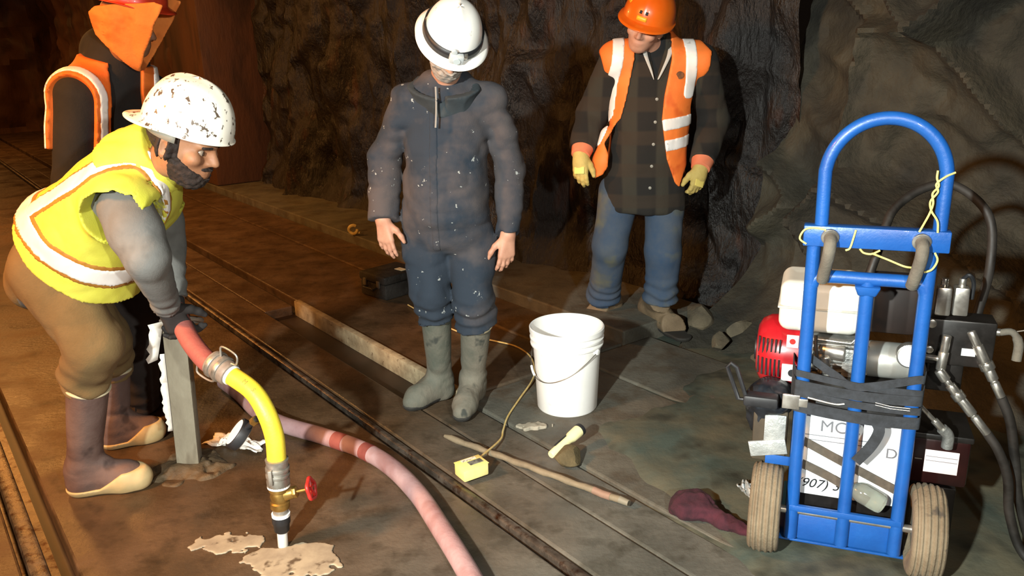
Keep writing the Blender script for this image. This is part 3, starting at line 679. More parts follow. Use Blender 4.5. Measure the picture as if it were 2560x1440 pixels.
# vertical string of fittings
top = ys[0]; bot = NB; vd = unit(top - bot); hL = np.linalg.norm(top - bot)
def vz(t): return vd * t
MB().lathe([(0.036, hL - 0.085), (0.037, hL - 0.07), (0.034, hL - 0.06), (0.0345, hL - 0.01), (0.0365, hL + 0.004), (0.031, hL + 0.006)], ax=np.array(frame_of(vd)), seg=28).build('hose_sleeve', m_steel, gh)
FX, FY, FZ = frame_of(vd)
for zz in (hL - 0.028, hL - 0.05):
    MB().cyl(vz(zz - 0.006), vz(zz + 0.006), 0.0378, seg=28).build('clamp_band', m_steel, gh, bevel=0.001)
MB().box(vz(hL - 0.04) - np.array([0.012, 0.04, 0]), (0.012, 0.012, 0.05)).build('clamp_screw', m_steel, gh, bevel=0.002)
MB().cyl(vz(hL - 0.092), vz(hL - 0.084), 0.036, seg=24).build('white_ring', m_white, gh)
v0 = hL - 0.165
vb = MB().lathe([(0.027, v0 - 0.005), (0.031, v0), (0.031, v0 + 0.018), (0.026, v0 + 0.022), (0.030, v0 + 0.04), (0.026, v0 + 0.055), (0.032, v0 + 0.06), (0.032, v0 + 0.075), (0.026, v0 + 0.078)], ax=np.array((FX, FY, FZ)), seg=28).build('valve_body', m_brass, gh)
hd = unit(np.array([1.0, -0.05, 0.22]))
MB().cyl(vz(v0 + 0.038), vz(v0 + 0.042) + hd * 0.05, 0.022, 0.019, seg=20).build('bonnet', m_brass, vb, bevel=0.003)
MB().cyl(vz(v0 + 0.042) + hd * 0.045, vz(v0 + 0.042) + hd * 0.06, 0.020, seg=6).build('packing_nut', m_brass, vb, bevel=0.002)
MB().cyl(vz(v0 + 0.042) + hd * 0.055, vz(v0 + 0.042) + hd * 0.115, 0.0055, seg=12).build('stem', m_brass, vb)
hw = vz(v0 + 0.042) + hd * 0.108; wx, wy, wz = frame_of(hd)
mb = MB(); mb.tube([hw + (wx * math.cos(t) + wy * math.sin(t)) * (0.032 + 0.0025 * math.cos(5 * t)) for t in np.linspace(0, 2 * math.pi, 40, endpoint=False)], 0.0065, 10, closed=True)
for k in range(5):
    t = 2 * math.pi * k / 5; mb.tube([hw, hw + (wx * math.cos(t) + wy * math.sin(t)) * 0.031], 0.0045, 8)
mb.cyl(hw - hd * 0.007, hw + hd * 0.007, 0.010); mb.build('handwheel', m_red, gh)
n0 = 0.055
MB().lathe([(0.024, v0 - 0.022), (0.024, v0 - 0.004)], ax=np.array((FX, FY, FZ)), seg=24).build('nipple', m_steel, gh)
MB().lathe([(0.029, v0 - 0.032), (0.0295, v0 - 0.022)], ax=np.array((FX, FY, FZ)), seg=24).build('white_ring', m_white, gh)
MB().lathe([(0.019, n0), (0.024, n0 + 0.006), (0.026, n0 + 0.03), (0.029, n0 + 0.034), (0.029, v0 - 0.034)], ax=np.array((FX, FY, FZ)), seg=24).build('black_reducer', m_black, gh)
MB().lathe([(0.0165, 0.001), (0.0165, n0 + 0.01)], ax=np.array((FX, FY, FZ)), seg=24).build('nozzle_tip', mat('translucent_white_tube', '#c8c4bc', rough=0.4), gh, bevel=0.001)
# ------------------------------------------------------------------ blue hand truck and its load
TO = np.array([0.983, 2.165, 0.012]); TRZ = math.radians(-20.65)
m_blue = mat('blue_enamel', '#164c94', '#1a58a4', 7, 0.38, bump=0.12, bscale=70, coat=0.2)
m_tire = mat('dusty_tire', '#6a5c48', '#847660', 9, 0.85, bump=0.4, bscale=60, c3='#4c443a', s3=14)
m_grip = mat('grey_foam_grip', '#5c564c', '#6e685c', 20, 0.85, bump=0.3, bscale=90)
m_chrome = mat('bright_metal', '#b8b4ac', '#d0ccc4', 20, 0.25, 0.35, metal=0.9)
m_alu = mat('cast_aluminium', '#8c8c88', '#a8a8a4', 22, 0.4, 0.55, metal=0.7, bump=0.3, bscale=80)
m_dark = mat('black_paint', '#141210', '#1e1a18', 12, 0.35, 0.5)
ht = empty('hand_truck', TO, TRZ, 'blue two-wheeled hand truck with a hooped handle seen from behind', 'hand truck')
RX = 0.147
for x, zt in ((-RX, 1.0), (0.0, 0.888), (RX, 1.0)):
    MB().tube([(x, 0, 0.05), (x, 0, zt)], 0.019, 16).build('upright', m_blue, ht)
MB().tube(smooth_path([(-RX, 0, 0.86), (-RX + 0.012, 0, 0.885), (-RX + 0.05, 0, 0.893), (0, 0, 0.893), (RX - 0.05, 0, 0.893), (RX - 0.012, 0, 0.885), (RX, 0, 0.86)], 6), 0.0185, 16).build('cross_tube', m_blue, ht)
MB().box((0, 0, 0.861), (0.046, 0.036, 0.03), taper=1.5).build('gusset', m_blue, ht, bevel=0.006)
MB().box((0.005, -0.004, 1.012), (0.365, 0.045, 0.058)).build('crossbar', m_blue, ht, bevel=0.004)
hpth = [(-0.132, 0, 1.0), (-0.134, 0, 1.17)] + [(0.0135 - 0.1475 * math.cos(t), 0, 1.175 + 0.155 * math.sin(t)) for t in np.linspace(0.12, math.pi - 0.12, 22)] + [(0.161, 0, 1.17), (0.161, 0, 1.0)]
MB().tube(smooth_path(hpth, 3), 0.018, 16).build('hoop_handle', m_blue, ht)
for x in (-0.108, 0.118):
    gp = MB().tube(smooth_path([(x, -0.03, 1.012), (x + 0.001, -0.055, 1.0), (x - 0.001, -0.06, 0.97), (x - 0.008, -0.035, 0.91), (x - 0.01, -0.018, 0.888)], 6), 0.0165, 14).build('grip_tube', m_grip, ht)
    MB().cyl((x, -0.024, 1.013), (x, -0.032, 1.011), 0.024, seg=20).build('end_ring', m_chrome, gp, bevel=0.002)
MB().box((0, -0.012, 0.158), (0.315, 0.016, 0.020)).build('axle_bar', m_blue, ht, bevel=0.003)
MB().box((0, 0.008, 0.085), (0.31, 0.008, 0.085)).build('kick_plate', m_blue, ht, bevel=0.003)
MB().box((0, 0.19, 0.030), (0.36, 0.36, 0.008)).build('toe_plate', m_blue, ht, bevel=0.002)
MB().cyl((-0.20, 0.0, 0.14), (0.20, 0.0, 0.14), 0.009).build('axle', m_chrome, ht)
for x in (-0.225, 0.222):
    wl = MB(); prof = []
    for k in range(33):
        t = math.pi * k / 32; ww = -0.046 * math.cos(t); rr = 0.102 + 0.038 * (max(0.0, math.sin(t)) ** 0.45)
        if 5 < k < 27 and k % 4 in (0, 1): rr -= 0.0042
        prof.append((rr, ww))
    prof = [(0.07, -0.03)] + prof + [(0.07, 0.03)]
    wl.lathe(prof, (x, 0.0, 0.14), ax=np.array([[0, 1, 0], [0, 0, 1], [1, 0, 0]]), seg=56)
    w_ = wl.build('wheel', m_tire, ht, angle=25)
    MB().lathe([(0.02, -0.035), (0.072, -0.026), (0.072, 0.026), (0.02, 0.035)], (x, 0, 0.14), ax=np.array([[0, 1, 0], [0, 0, 1], [1, 0, 0]]), seg=32).build('hub', m_alu, w_)
    sx = 1 if x < 0 else -1
    MB().cyl((x + sx * 0.03, 0, 0.14), (x + sx * 0.06, 0, 0.14), 0.012, seg=12).build('axle_nut', m_chrome, w_)

# black box on the toe plate, with the white company sign facing the uprights
tb = empty('battery_box', TO, TRZ, 'black box standing on the toe plate of the blue hand truck', 'box')
MB().box((0, 0.19, 0.275), (0.335, 0.27, 0.475)).build('box_body', m_dark, tb, bevel=0.012)
MB().box((0, 0.19, 0.525), (0.35, 0.285, 0.03)).build('box_lid', m_dark, tb, bevel=0.008)
sg = empty('company_sign', TO, TRZ, 'white lettered company sign behind the uprights of the hand truck', 'sign')
m_sign = mat('white_sign', '#d8dcdc', '#e6eaea', 5, 0.4)
MB().box((0.0, 0.046, 0.318), (0.30, 0.006, 0.275)).build('sign_board', m_sign, sg, bevel=0.001)
m_ink = mat('grey_ink', '#6a6a6e', rough=0.6); m_ink2 = mat('black_ink', '#17181c', rough=0.6)
def lettering(txt, loc, size, mm, parent, shear=0.0, rot=(math.pi / 2, 0, 0), ext=0.0004):
    c = bpy.data.curves.new('lettering', 'FONT'); c.body = txt; c.size = size; c.extrude = ext; c.shear = shear; c.materials.append(mm)
    o = bpy.data.objects.new('lettering', c); COL.objects.link(o); o.location = loc; o.rotation_euler = rot; o.parent = parent
    bpy.context.view_layer.update(); me = bpy.data.meshes.new_from_object(o.evaluated_get(bpy.context.evaluated_depsgraph_get())); bpy.data.objects.remove(o)
    o = bpy.data.objects.new('lettering', me); COL.objects.link(o); o.location = loc; o.rotation_euler = rot; o.parent = parent; return o
lettering('MCC', (-0.088, 0.0425, 0.398), 0.052, m_ink, sg); lettering('D', (0.098, 0.0425, 0.338), 0.045, m_ink, sg)
lettering('(907) 345', (-0.143, 0.0425, 0.205), 0.043, m_ink2, sg, 0.3)
for z in (0.382, 0.366): MB().box((-0.03, 0.0426, z), (0.20, 0.001, 0.002)).build('printed_rule', m_ink, sg)
for k in range(9): MB().box((0.141, 0.042, 0.20 + k * 0.027), (0.010, 0.004, 0.010)).build('edge_tab', m_blue if k % 2 else m_ink, sg, bevel=0.001)
m_web = mat('dark_webbing', '#23262a', '#30343a', 40, 0.85, bump=0.4, bscale=200, bdist=0.002)
m_webb = mat('brown_webbing', '#4c443a', '#5c5246', 40, 0.85)
def ribbon(pts, width, thick, side, n=6):
    """flat strap following pts; side = direction of its width"""
    P = smooth_path(pts, n); mb = MB(); V = []; F = []
    for i, p in enumerate(P):
        d = unit(P[min(i + 1, len(P) - 1)] - P[max(i - 1, 0)]); s_ = np.array(side, float); s_ = unit(s_ - d * (s_ @ d)); nn = np.cross(d, s_)
        for a, b in ((-1, -1), (1, -1), (1, 1), (-1, 1)): V.append(p + s_ * a * width / 2 + nn * b * thick / 2)
    for i in range(len(P) - 1):
        for k in range(4): F.append((i * 4 + k, i * 4 + (k + 1) % 4, i * 4 + 4 + (k + 1) % 4, i * 4 + 4 + k))
    F.append((3, 2, 1, 0)); e_ = len(V) - 4; F.append((e_, e_ + 1, e_ + 2, e_ + 3)); return mb.add(V, F)
st_ = empty('brown_strap', TO, TRZ, 'pair of loose brown straps hanging diagonally across the white sign', 'strap')
ribbon([(-0.15, 0.034, 0.372), (-0.05, 0.034, 0.325), (0.06, 0.034, 0.275), (0.145, 0.034, 0.237)], 0.026, 0.003, (0, 0, 1)).build('webbing', m_webb, st_)
ribbon([(-0.155, 0.032, 0.298), (-0.05, 0.032, 0.255), (0.03, 0.032, 0.212), (0.06, 0.032, 0.195)], 0.026, 0.003, (0, 0, 1)).build('webbing', m_webb, st_)
# clear bottle lying against the sign
m_clear = mat('clear_plastic', '#c0c4b8', rough=0.12, trans=0.75)
cb = empty('clear_bottle', TO, TRZ, 'clear plastic bottle wedged against the lower right of the white sign', 'bottle')
bd = unit((-0.6, 0.0, 0.3)); fb = frame_of(bd)
MB().lathe([(0.004, 0), (0.028, 0.003), (0.031, 0.012), (0.031, 0.07), (0.026, 0.085), (0.012, 0.10), (0.012, 0.115)], (0.105, 0.008, 0.20), ax=np.array(fb), seg=24).build('bottle_body', m_clear, cb)
MB().lathe([(0.0135, 0.108), (0.0135, 0.125), (0.003, 0.126)], (0.105, 0.008, 0.20), ax=np.array(fb), seg=20).build('bottle_cap', m_white, cb)

# tie-down straps round the whole load
td = empty('tie_down_strap', TO, TRZ, 'dark ratchet straps wrapped around the hand truck and its load', 'strap')
zz = [(0.566, 0.556, -0.002, 0.030), (0.600, 0.578, 0.005, 0.020), (0.500, 0.488, -0.004, 0.036), (0.540, 0.524, 0.0, 0.022), (0.575, 0.618, 0.003, 0.024)]
for k, (za, zb_, dy, wd) in enumerate(zz):
    y0 = -0.0235 + dy * 0.5
    p = [(-0.175, 0.30, za), (-0.178, 0.12, za), (-0.170, 0.0, za), (-0.145, y0, za), (0.0, y0 - 0.003, (za + zb_) / 2 - 0.006 - 0.010 * (k == 4)), (0.145, y0, zb_), (0.172, 0.0, zb_), (0.178, 0.12, zb_), (0.176, 0.30, zb_)]
    if k == 4: p = [(-0.135, 0.02, 0.64), (-0.06, -0.002, 0.60)] + p[4:]
    ribbon(p, wd, 0.003, (0, 0, 1)).build('webbing', m_web, td)
ribbon([(0.055, -0.024, 0.485), (0.068, -0.03, 0.455), (0.05, -0.034, 0.405), (0.015, -0.036, 0.352)], 0.03, 0.003, (0.9, 0, 0.45)).build('loose_tail', m_web, td)
bkl = MB().box((-0.175, -0.025, 0.512), (0.05, 0.008, 0.046)).build('buckle', m_chrome, td, bevel=0.003)
MB().box((-0.143, -0.026, 0.512), (0.03, 0.006, 0.026)).build('buckle_tongue', m_chrome, bkl, bevel=0.002)
rt_ = MB(); rt_.tube([(-0.30, -0.02, 0.50), (-0.335, -0.02, 0.60), (-0.352, -0.022, 0.612), (-0.362, -0.022, 0.60), (-0.325, -0.02, 0.50), (-0.30, -0.02, 0.50)], 0.0065, 8); rt_.build('ratchet_handle', m_black, td)
MB().box((-0.26, -0.01, 0.50), (0.10, 0.05, 0.035)).build('ratchet', m_black, td, bevel=0.008)
MB().tube(smooth_path([(-0.13, -0.028, 0.532), (-0.06, -0.03, 0.522), (-0.03, -0.03, 0.526)], 5), 0.003, 6).build('clear_tape', m_chrome, td)
for z in (0.535, 0.528): MB().tube([(0.05, -0.03, z + 0.006), (0.09, -0.03, z), (0.14, -0.03, z)], 0.0012, 6).build('thin_wire', m_chrome, td)

# black bag with grey tape at the side
def f_bag(P):
    d = ell(P, (-0.235, 0.08, 0.475), (0.075, 0.09, 0.055)); d = smin(d, ell(P, (-0.255, 0.1, 0.41), (0.055, 0.08, 0.07)), 0.04)
    return d + 0.012 * np.abs(vnoise(P * 24)) + 0.004 * vnoise(P * 60)
bg = empty('black_bag', TO, TRZ, 'crumpled black plastic bag strapped at the left of the load', 'bag')
o = sdf_mesh('bag_film', f_bag, (-0.34, -0.05, 0.3), (-0.13, 0.22, 0.56), 0.006, mat('black_film', '#14161a', '#22262c', 14, 0.28, 0.5), bg)
m_duct = mat('grey_duct_tape', '#9aa0a0', '#b8bcba', 14, 0.35, 0.5, metal=0.4, bump=0.5, bscale=40)
dt = empty('taped_box', TO, TRZ, 'small box wrapped in grey duct tape above the left truck wheel', 'box')
MB().box((-0.23, 0.10, 0.37), (0.10, 0.16, 0.17)).build('carton', mat('brown_carton', '#3a3226', '#4a4030', 8, 0.8), dt, bevel=0.006)
MB().box((-0.215, 0.016, 0.395), (0.062, 0.006, 0.10)).build('tape_strip', m_duct, dt, bevel=0.002)
MB().box((-0.232, 0.012, 0.335), (0.11, 0.008, 0.05), np.array([[0.97, 0, 0.22], [0, 1, 0], [-0.22, 0, 0.97]])).build('tape_strip', m_duct, dt, bevel=0.002)
MB().box((-0.20, 0.012, 0.298), (0.075, 0.004, 0.03)).build('blue_film', m_blue, dt, bevel=0.001)
sb_ = sheet('tape_scrap', fl(1872, 1240), 0.025, 0.04, 0.3, m_duct, 'scrap of grey tape on the mud left of the left truck wheel', 'tape', 8, 0.03, 0.02)

# engine
en = empty('pump_engine', TO, TRZ, 'small petrol engine with white tank and red fan cover on the hand truck', 'engine')
YO = 0.235
def f_tank(P):
    q = np.abs(P - np.array([-0.115, YO, 0.752], np.float32)) - np.array([0.085, 0.075, 0.048], np.float32)
    return np.linalg.norm(np.maximum(q, 0), axis=1) + np.minimum(q.max(1), 0) - 0.032
tk = sdf_mesh('fuel_tank', f_tank, (-0.26, YO - 0.13, 0.65), (0.03, YO + 0.13, 0.85), 0.006, mat('cream_tank', '#d8d8cc', '#e4e4d8', 6, 0.35), en)
MB().box((-0.115, YO, 0.752), (0.242, 0.222, 0.007)).build('tank_seam', mat('cream_seam', '#b8b8ac', rough=0.5), tk, bevel=0.003)
MB().cyl((-0.12, YO, 0.83), (-0.12, YO, 0.852), 0.032, seg=28).build('fuel_cap', m_black, tk, bevel=0.004)
XA = np.array([[0, 1, 0], [0, 0, 1], [1, 0, 0]])
fc = MB().lathe([(0.03, -0.295), (0.075, -0.292), (0.098, -0.28), (0.112, -0.255), (0.116, -0.20), (0.116, -0.165), (0.09, -0.163)], (0, YO, 0.575), ax=XA, seg=40).build('fan_cover', mat('red_enamel', '#98141c', '#ac1c24', 8, 0.3, coat=0.3), en)
m_slot = m_dark
for row, (zc, n_, hh) in enumerate(((0.62, 6, 0.05), (0.555, 6, 0.055))):
    for k in range(n_):
        t = math.radians(168 + 9 * k + 0 * row)
        xx = -0.283 + 0.0125 * k; rr = [0.097, 0.107, 0.1125, 0.1145, 0.1155, 0.1165][k]
        MB().box((xx, YO - math.sqrt(max(rr * rr - (zc - 0.575) ** 2, 0)) - 0.0005, zc), (0.005, 0.006, hh)).build('louver', m_slot, fc)
MB().cyl((-0.30, YO, 0.575), (-0.285, YO, 0.575), 0.04, seg=24).build('starter_hub', m_black, fc, bevel=0.003)
MB().box((-0.185, YO - 0.118, 0.648), (0.035, 0.004, 0.04)).build('decal', m_sign, fc, bevel=0.001)
MB().box((-0.19, YO - 0.118, 0.545), (0.042, 0.004, 0.055)).build('decal', m_sign, fc, bevel=0.001)
MB().cyl((-0.185, YO - 0.121, 0.648), (-0.185, YO - 0.1195, 0.648), 0.009, seg=16).build('decal_mark', m_red, fc)
MB().cyl((-0.18, YO - 0.121, 0.545), (-0.18, YO - 0.1195, 0.545), 0.012, seg=16).build('decal_mark', m_ink2, fc)
eb = MB().box((-0.07, YO, 0.58), (0.19, 0.15, 0.14)).build('engine_block', m_alu, en, bevel=0.01)
for k in range(6): MB().box((-0.07, YO - 0.02, 0.535 + k * 0.021), (0.205, 0.15, 0.005)).build('cooling_fin', m_alu, eb, bevel=0.001)
MB().cyl((-0.10, YO - 0.07, 0.615), (-0.03, YO - 0.09, 0.615), 0.027, seg=24).build('carburettor', m_chrome, en, bevel=0.004)
MB().cyl((-0.09, YO - 0.085, 0.60), (-0.09, YO - 0.085, 0.545), 0.022, 0.019, seg=20).build('float_bowl', m_chrome, en, bevel=0.003)
MB().box((-0.022, YO - 0.085, 0.585), (0.035, 0.02, 0.09)).build('bracket', m_alu, en, bevel=0.003)
MB().box((-0.09, YO - 0.09, 0.53), (0.10, 0.02, 0.03)).build('oil_flange', m_alu, en, bevel=0.003)
MB().tube(smooth_path([(-0.12, YO - 0.09, 0.665), (-0.115, YO - 0.11, 0.62), (-0.10, YO - 0.11, 0.57), (-0.06, YO - 0.105, 0.55)], 6), 0.005, 8).build('fuel_line', m_black, en)
MB().tube([(-0.15, YO - 0.09, 0.655), (-0.02, YO - 0.095, 0.65), (-0.01, YO - 0.09, 0.66)], 0.0035, 8).build('throttle_rod', m_chrome, en)
MB().box((0.085, YO + 0.02, 0.755), (0.15, 0.16, 0.16)).build('air_filter', mat('dark_brown_plastic', '#1a100c', '#261812', 8, 0.6), en, bevel=0.02)
MB().lathe([(0.03, 0.0), (0.05, 0.006), (0.055, 0.02), (0.055, 0.135), (0.05, 0.15), (0.03, 0.152)], (0.018, YO - 0.055, 0.595), ax=XA, seg=32).build('muffler', mat('silver_muffler', '#b8bab4', '#c8cac4', 8, 0.3, 0.4, metal=0.6), en)

# hydraulic valve block with gauge, fittings
hv = empty('hydraulic_manifold', TO, TRZ, 'black hydraulic valve block with bright fittings at the right of the load', 'valve')
MB().box((0.265, 0.20, 0.675), (0.19, 0.09, 0.14)).build('manifold', m_dark, hv, bevel=0.006)
MB().box((0.245, 0.22, 0.57), (0.10, 0.08, 0.12)).build('pump_body', m_dark, hv, bevel=0.01)
for x, y in ((0.215, 0.18), (0.262, 0.19)):
    MB().box((x, y, 0.797), (0.042, 0.05, 0.085), taper=0.92).build('solenoid', m_chrome, hv, bevel=0.006)
    MB().cyl((x, y, 0.838), (x, y, 0.862), 0.010, seg=12).build('solenoid_nut', m_chrome, hv, bevel=0.002)
MB().tube(smooth_path([(0.262, 0.19, 0.86), (0.275, 0.18, 0.875), (0.29, 0.19, 0.85), (0.292, 0.2, 0.80)], 5), 0.006, 8).build('solenoid_lead', m_black, hv)
MB().cyl((0.19, 0.15, 0.735), (0.19, 0.135, 0.735), 0.013, seg=14).build('plug', m_chrome, hv, bevel=0.002)
MB().cyl((0.192, 0.15, 0.655), (0.192, 0.135, 0.655), 0.011, seg=14).build('plug', m_chrome, hv, bevel=0.002)
MB().box((0.295, 0.153, 0.652), (0.036, 0.003, 0.022)).build('plate_label', m_sign, hv)
gz = MB().cyl((0.135, 0.10, 0.652), (0.135, 0.07, 0.652), 0.036, seg=32).build('gauge', m_chrome, hv, bevel=0.003)
MB().cyl((0.135, 0.071, 0.652), (0.135, 0.068, 0.652), 0.031, seg=32).build('dial', m_sign, gz)
def fitting_run(pts, radii, name='hose_fitting', parent=None):
    for (a, b), r in zip(zip(pts[:-1], pts[1:]), radii):
        MB().cyl(a, b, r, seg=14).build(name, m_chrome, parent, bevel=0.0015)
ya_ = 0.13
fitting_run([(0.232, ya_, 0.705), (0.229, ya_, 0.655), (0.226, ya_, 0.60)], [0.012, 0.014], parent=hv)
fitting_run([(0.18, ya_ + 0.01, 0.632), (0.228, ya_, 0.632)], [0.009], parent=hv)
a = P3((0.22, ya_ - 0.005, 0.60)); b = P3((0.365, ya_ - 0.02, 0.425)); L_ = [a + (b - a) * t for t in (0, 0.16, 0.24, 0.36, 0.46, 0.70, 0.74, 1.0)]
fitting_run(L_, [0.015, 0.010, 0.014, 0.018, 0.0145, 0.010, 0.0125], parent=hv)
a = P3((0.295, ya_ + 0.03, 0.715)); b = P3((0.392, ya_ + 0.01, 0.53)); L2_ = [a + (b - a) * t for t in (0, 0.22, 0.48, 0.58, 0.74, 0.78, 1.0)]
fitting_run(L2_, [0.0125, 0.015, 0.020, 0.015, 0.011, 0.0125], parent=hv)
MB().cyl((0.335, 0.18, 0.715), (0.372, 0.17, 0.715), 0.011, seg=14).build('side_port', m_chrome, hv, bevel=0.002)
MB().tube(smooth_path([(0.37, 0.17, 0.715), (0.40, 0.165, 0.72), (0.418, 0.16, 0.69), (0.418, 0.155, 0.64)], 5), [0.010] * 8 + [0.013] * 8, 10).build('lever', m_grip, hv)
a = P3((0.16, 0.06, 0.525)); b = P3((0.245, 0.08, 0.435)); fitting_run([a, a + (b - a) * 0.7, b], [0.007, 0.011], parent=hv)
MB().tube(smooth_path([(0.243, 0.08, 0.437), (0.262, 0.085, 0.415), (0.264, 0.09, 0.375)], 5), 0.016, 12).build('elbow', m_alu, hv)
# reservoir with label
rs = empty('oil_reservoir', TO, TRZ, 'dark red oil reservoir with a white label beside the right truck wheel', 'tank')
MB().box((0.255, 0.22, 0.30), (0.165, 0.17, 0.155)).build('reservoir', mat('dark_red_paint', '#1c0a0a', '#2a100e', 8, 0.3), rs, bevel=0.012)
MB().box((0.248, 0.22, 0.385), (0.185, 0.19, 0.02)).build('reservoir_lid', m_dark, rs, bevel=0.005)
MB().box((0.262, 0.134, 0.302), (0.092, 0.002, 0.074)).build('label_plate', mat('pinkish_label', '#e8d4d0', '#f0e0dc', 10, 0.5), rs, bevel=0.0008)
for z in (0.318, 0.304): MB().box((0.262, 0.1328, z), (0.086, 0.0006, 0.0016)).build('printed_rule', m_ink, rs)
MB().box((0.2, 0.135, 0.305), (0.02, 0.002, 0.003)).build('scratch', m_chrome, rs)
MB().box((0.262, 0.25, 0.21), (0.12, 0.10, 0.025)).build('blue_base', m_blue, rs, bevel=0.004)
MB().box((0.255, 0.23, 0.115), (0.13, 0.12, 0.17)).build('stand', m_dark, rs, bevel=0.006)

# black hydraulic hoses
m_hose = mat('black_hose', '#1a1714', '#2a2622', 12, 0.5, 0.7)
def w_t(p):
    c, s_ = math.cos(TRZ), math.sin(TRZ); return TO + np.array([c * p[0] - s_ * p[1], s_ * p[0] + c * p[1], p[2]])
for pts, lb in (([(0.365, 0.11, 0.425), (0.40, 0.105, 0.375), (0.435, 0.11, 0.29), (0.46, 0.12, 0.16), (0.52, 0.10, 0.04), (0.66, 0.0, 0.02), (0.8, -0.15, 0.02)], 'black hydraulic hose dropping from the lower bright fitting to the floor'),
                ([(0.392, 0.14, 0.53), (0.425, 0.14, 0.455), (0.455, 0.15, 0.33), (0.49, 0.16, 0.18), (0.56, 0.15, 0.035), (0.72, 0.06, 0.02), (0.9, -0.08, 0.02)], 'black hydraulic hose dropping from the upper right bright fitting'),
                ([(0.02, 0.27, 0.835), (0.045, 0.30, 0.93), (0.075, 0.36, 1.02), (0.16, 0.42, 1.08), (0.25, 0.44, 1.085), (0.345, 0.42, 1.0), (0.36, 0.38, 0.85), (0.33, 0.30, 0.72)], 'black hose looping up behind the hooped handle of the hand truck')):
    P = [w_t(p) for p in smooth_path(pts, 8)]
    o = MB().tube([p - P[0] for p in P], 0.0135, 12).build('hydraulic_hose', m_hose); o.location = P[0]; tag(o, lb, 'hose', 'hydraulic hoses')
# thin white pull wire to the right
P = [w_t(p) for p in smooth_path([(0.405, 0.165, 0.722), (0.46, 0.17, 0.735), (0.56, 0.2, 0.75), (0.72, 0.25, 0.76)], 6)]
o = MB().tube([p - P[0] for p in P], 0.0022, 6).build('pull_wire', m_wire); o.location = P[0]; tag(o, 'thin pale wire stretched right from the lever to the rock wall', 'wire')

# yellow string tied to the crossbar
m_str = mat('yellow_string', '#c8bc6a', '#d8cc80', 30, 0.7)
sy = empty('yellow_string', TO, TRZ, 'yellow string knotted around the crossbar and hoop of the hand truck', 'string')
for pts in ([(-0.168, -0.03, 0.99), (-0.186, -0.032, 1.005), (-0.175, -0.032, 1.03), (-0.15, -0.03, 1.036), (-0.12, -0.03, 1.032)],
            [(-0.045, -0.03, 1.036), (-0.05, -0.031, 1.01), (-0.056, -0.031, 0.985), (-0.066, -0.03, 0.978)],
            [(-0.03, -0.022, 0.982), (-0.02, -0.03, 0.974), (0.0, -0.03, 0.972), (0.02, -0.026, 0.982)],
            [(0.0, -0.03, 0.974), (0.04, -0.032, 0.96), (0.08, -0.034, 0.945), (0.10, -0.034, 0.942)],
            [(0.108, -0.035, 1.04), (0.118, -0.035, 1.065), (0.128, -0.03, 1.09), (0.134, -0.024, 1.115), (0.13, -0.022, 1.14), (0.142, -0.022, 1.16), (0.136, -0.02, 1.18), (0.136, -0.02, 1.20)],
            [(0.152, -0.033, 1.04), (0.148, -0.032, 1.07), (0.132, -0.026, 1.095), (0.127, -0.024, 1.12), (0.142, -0.022, 1.145), (0.136, -0.022, 1.165), (0.156, -0.021, 1.185), (0.178, -0.012, 1.195)],
            [(0.152, -0.028, 0.985), (0.16, -0.03, 0.965), (0.15, -0.03, 0.94), (0.132, -0.03, 0.93)]):
    MB().tube(smooth_path(pts, 6), 0.0028, 6).build('strand', m_str, sy)
# ------------------------------------------------------------------ people
m_skin = mat('weathered_skin', '#b07c64', '#c08e74', 14, 0.6, bump=0.15, bscale=120, bdist=0.003)
m_skin2 = mat('warm_skin', '#8c5c40', '#9c6c4c', 14, 0.6, bump=0.15, bscale=120, bdist=0.003)
m_eye = mat('eye_white', '#8a7868', rough=0.3)
def fold(P, sc, seed, ax=(1, 1, 1)):
    Q = P * (np.array(ax, np.float32) * sc) + seed
    return 0.5 - np.abs(vnoise(Q)) * 1.4 + 0.25 * vnoise(Q * 2.3)
def near(P, c, r, f, d, k=None):
    """blend field f into d only near c (keeps the evaluation cheap)"""
    m_ = np.einsum('ij,ij->i', P - np.array(c, np.float32), P - np.array(c, np.float32)) < r * r
    if m_.any():
        e_ = f(P[m_]); d = d.copy(); d[m_] = np.minimum(d[m_], e_) if k is None else smin(d[m_], e_, k)
    return d
def head_axes(fwd, up):
    u = unit(up); f = np.array(fwd, float); f = unit(f - u * (f @ u)); r = np.cross(f, u); return np.stack([r, f, u], 1)   # columns: right, forward, up
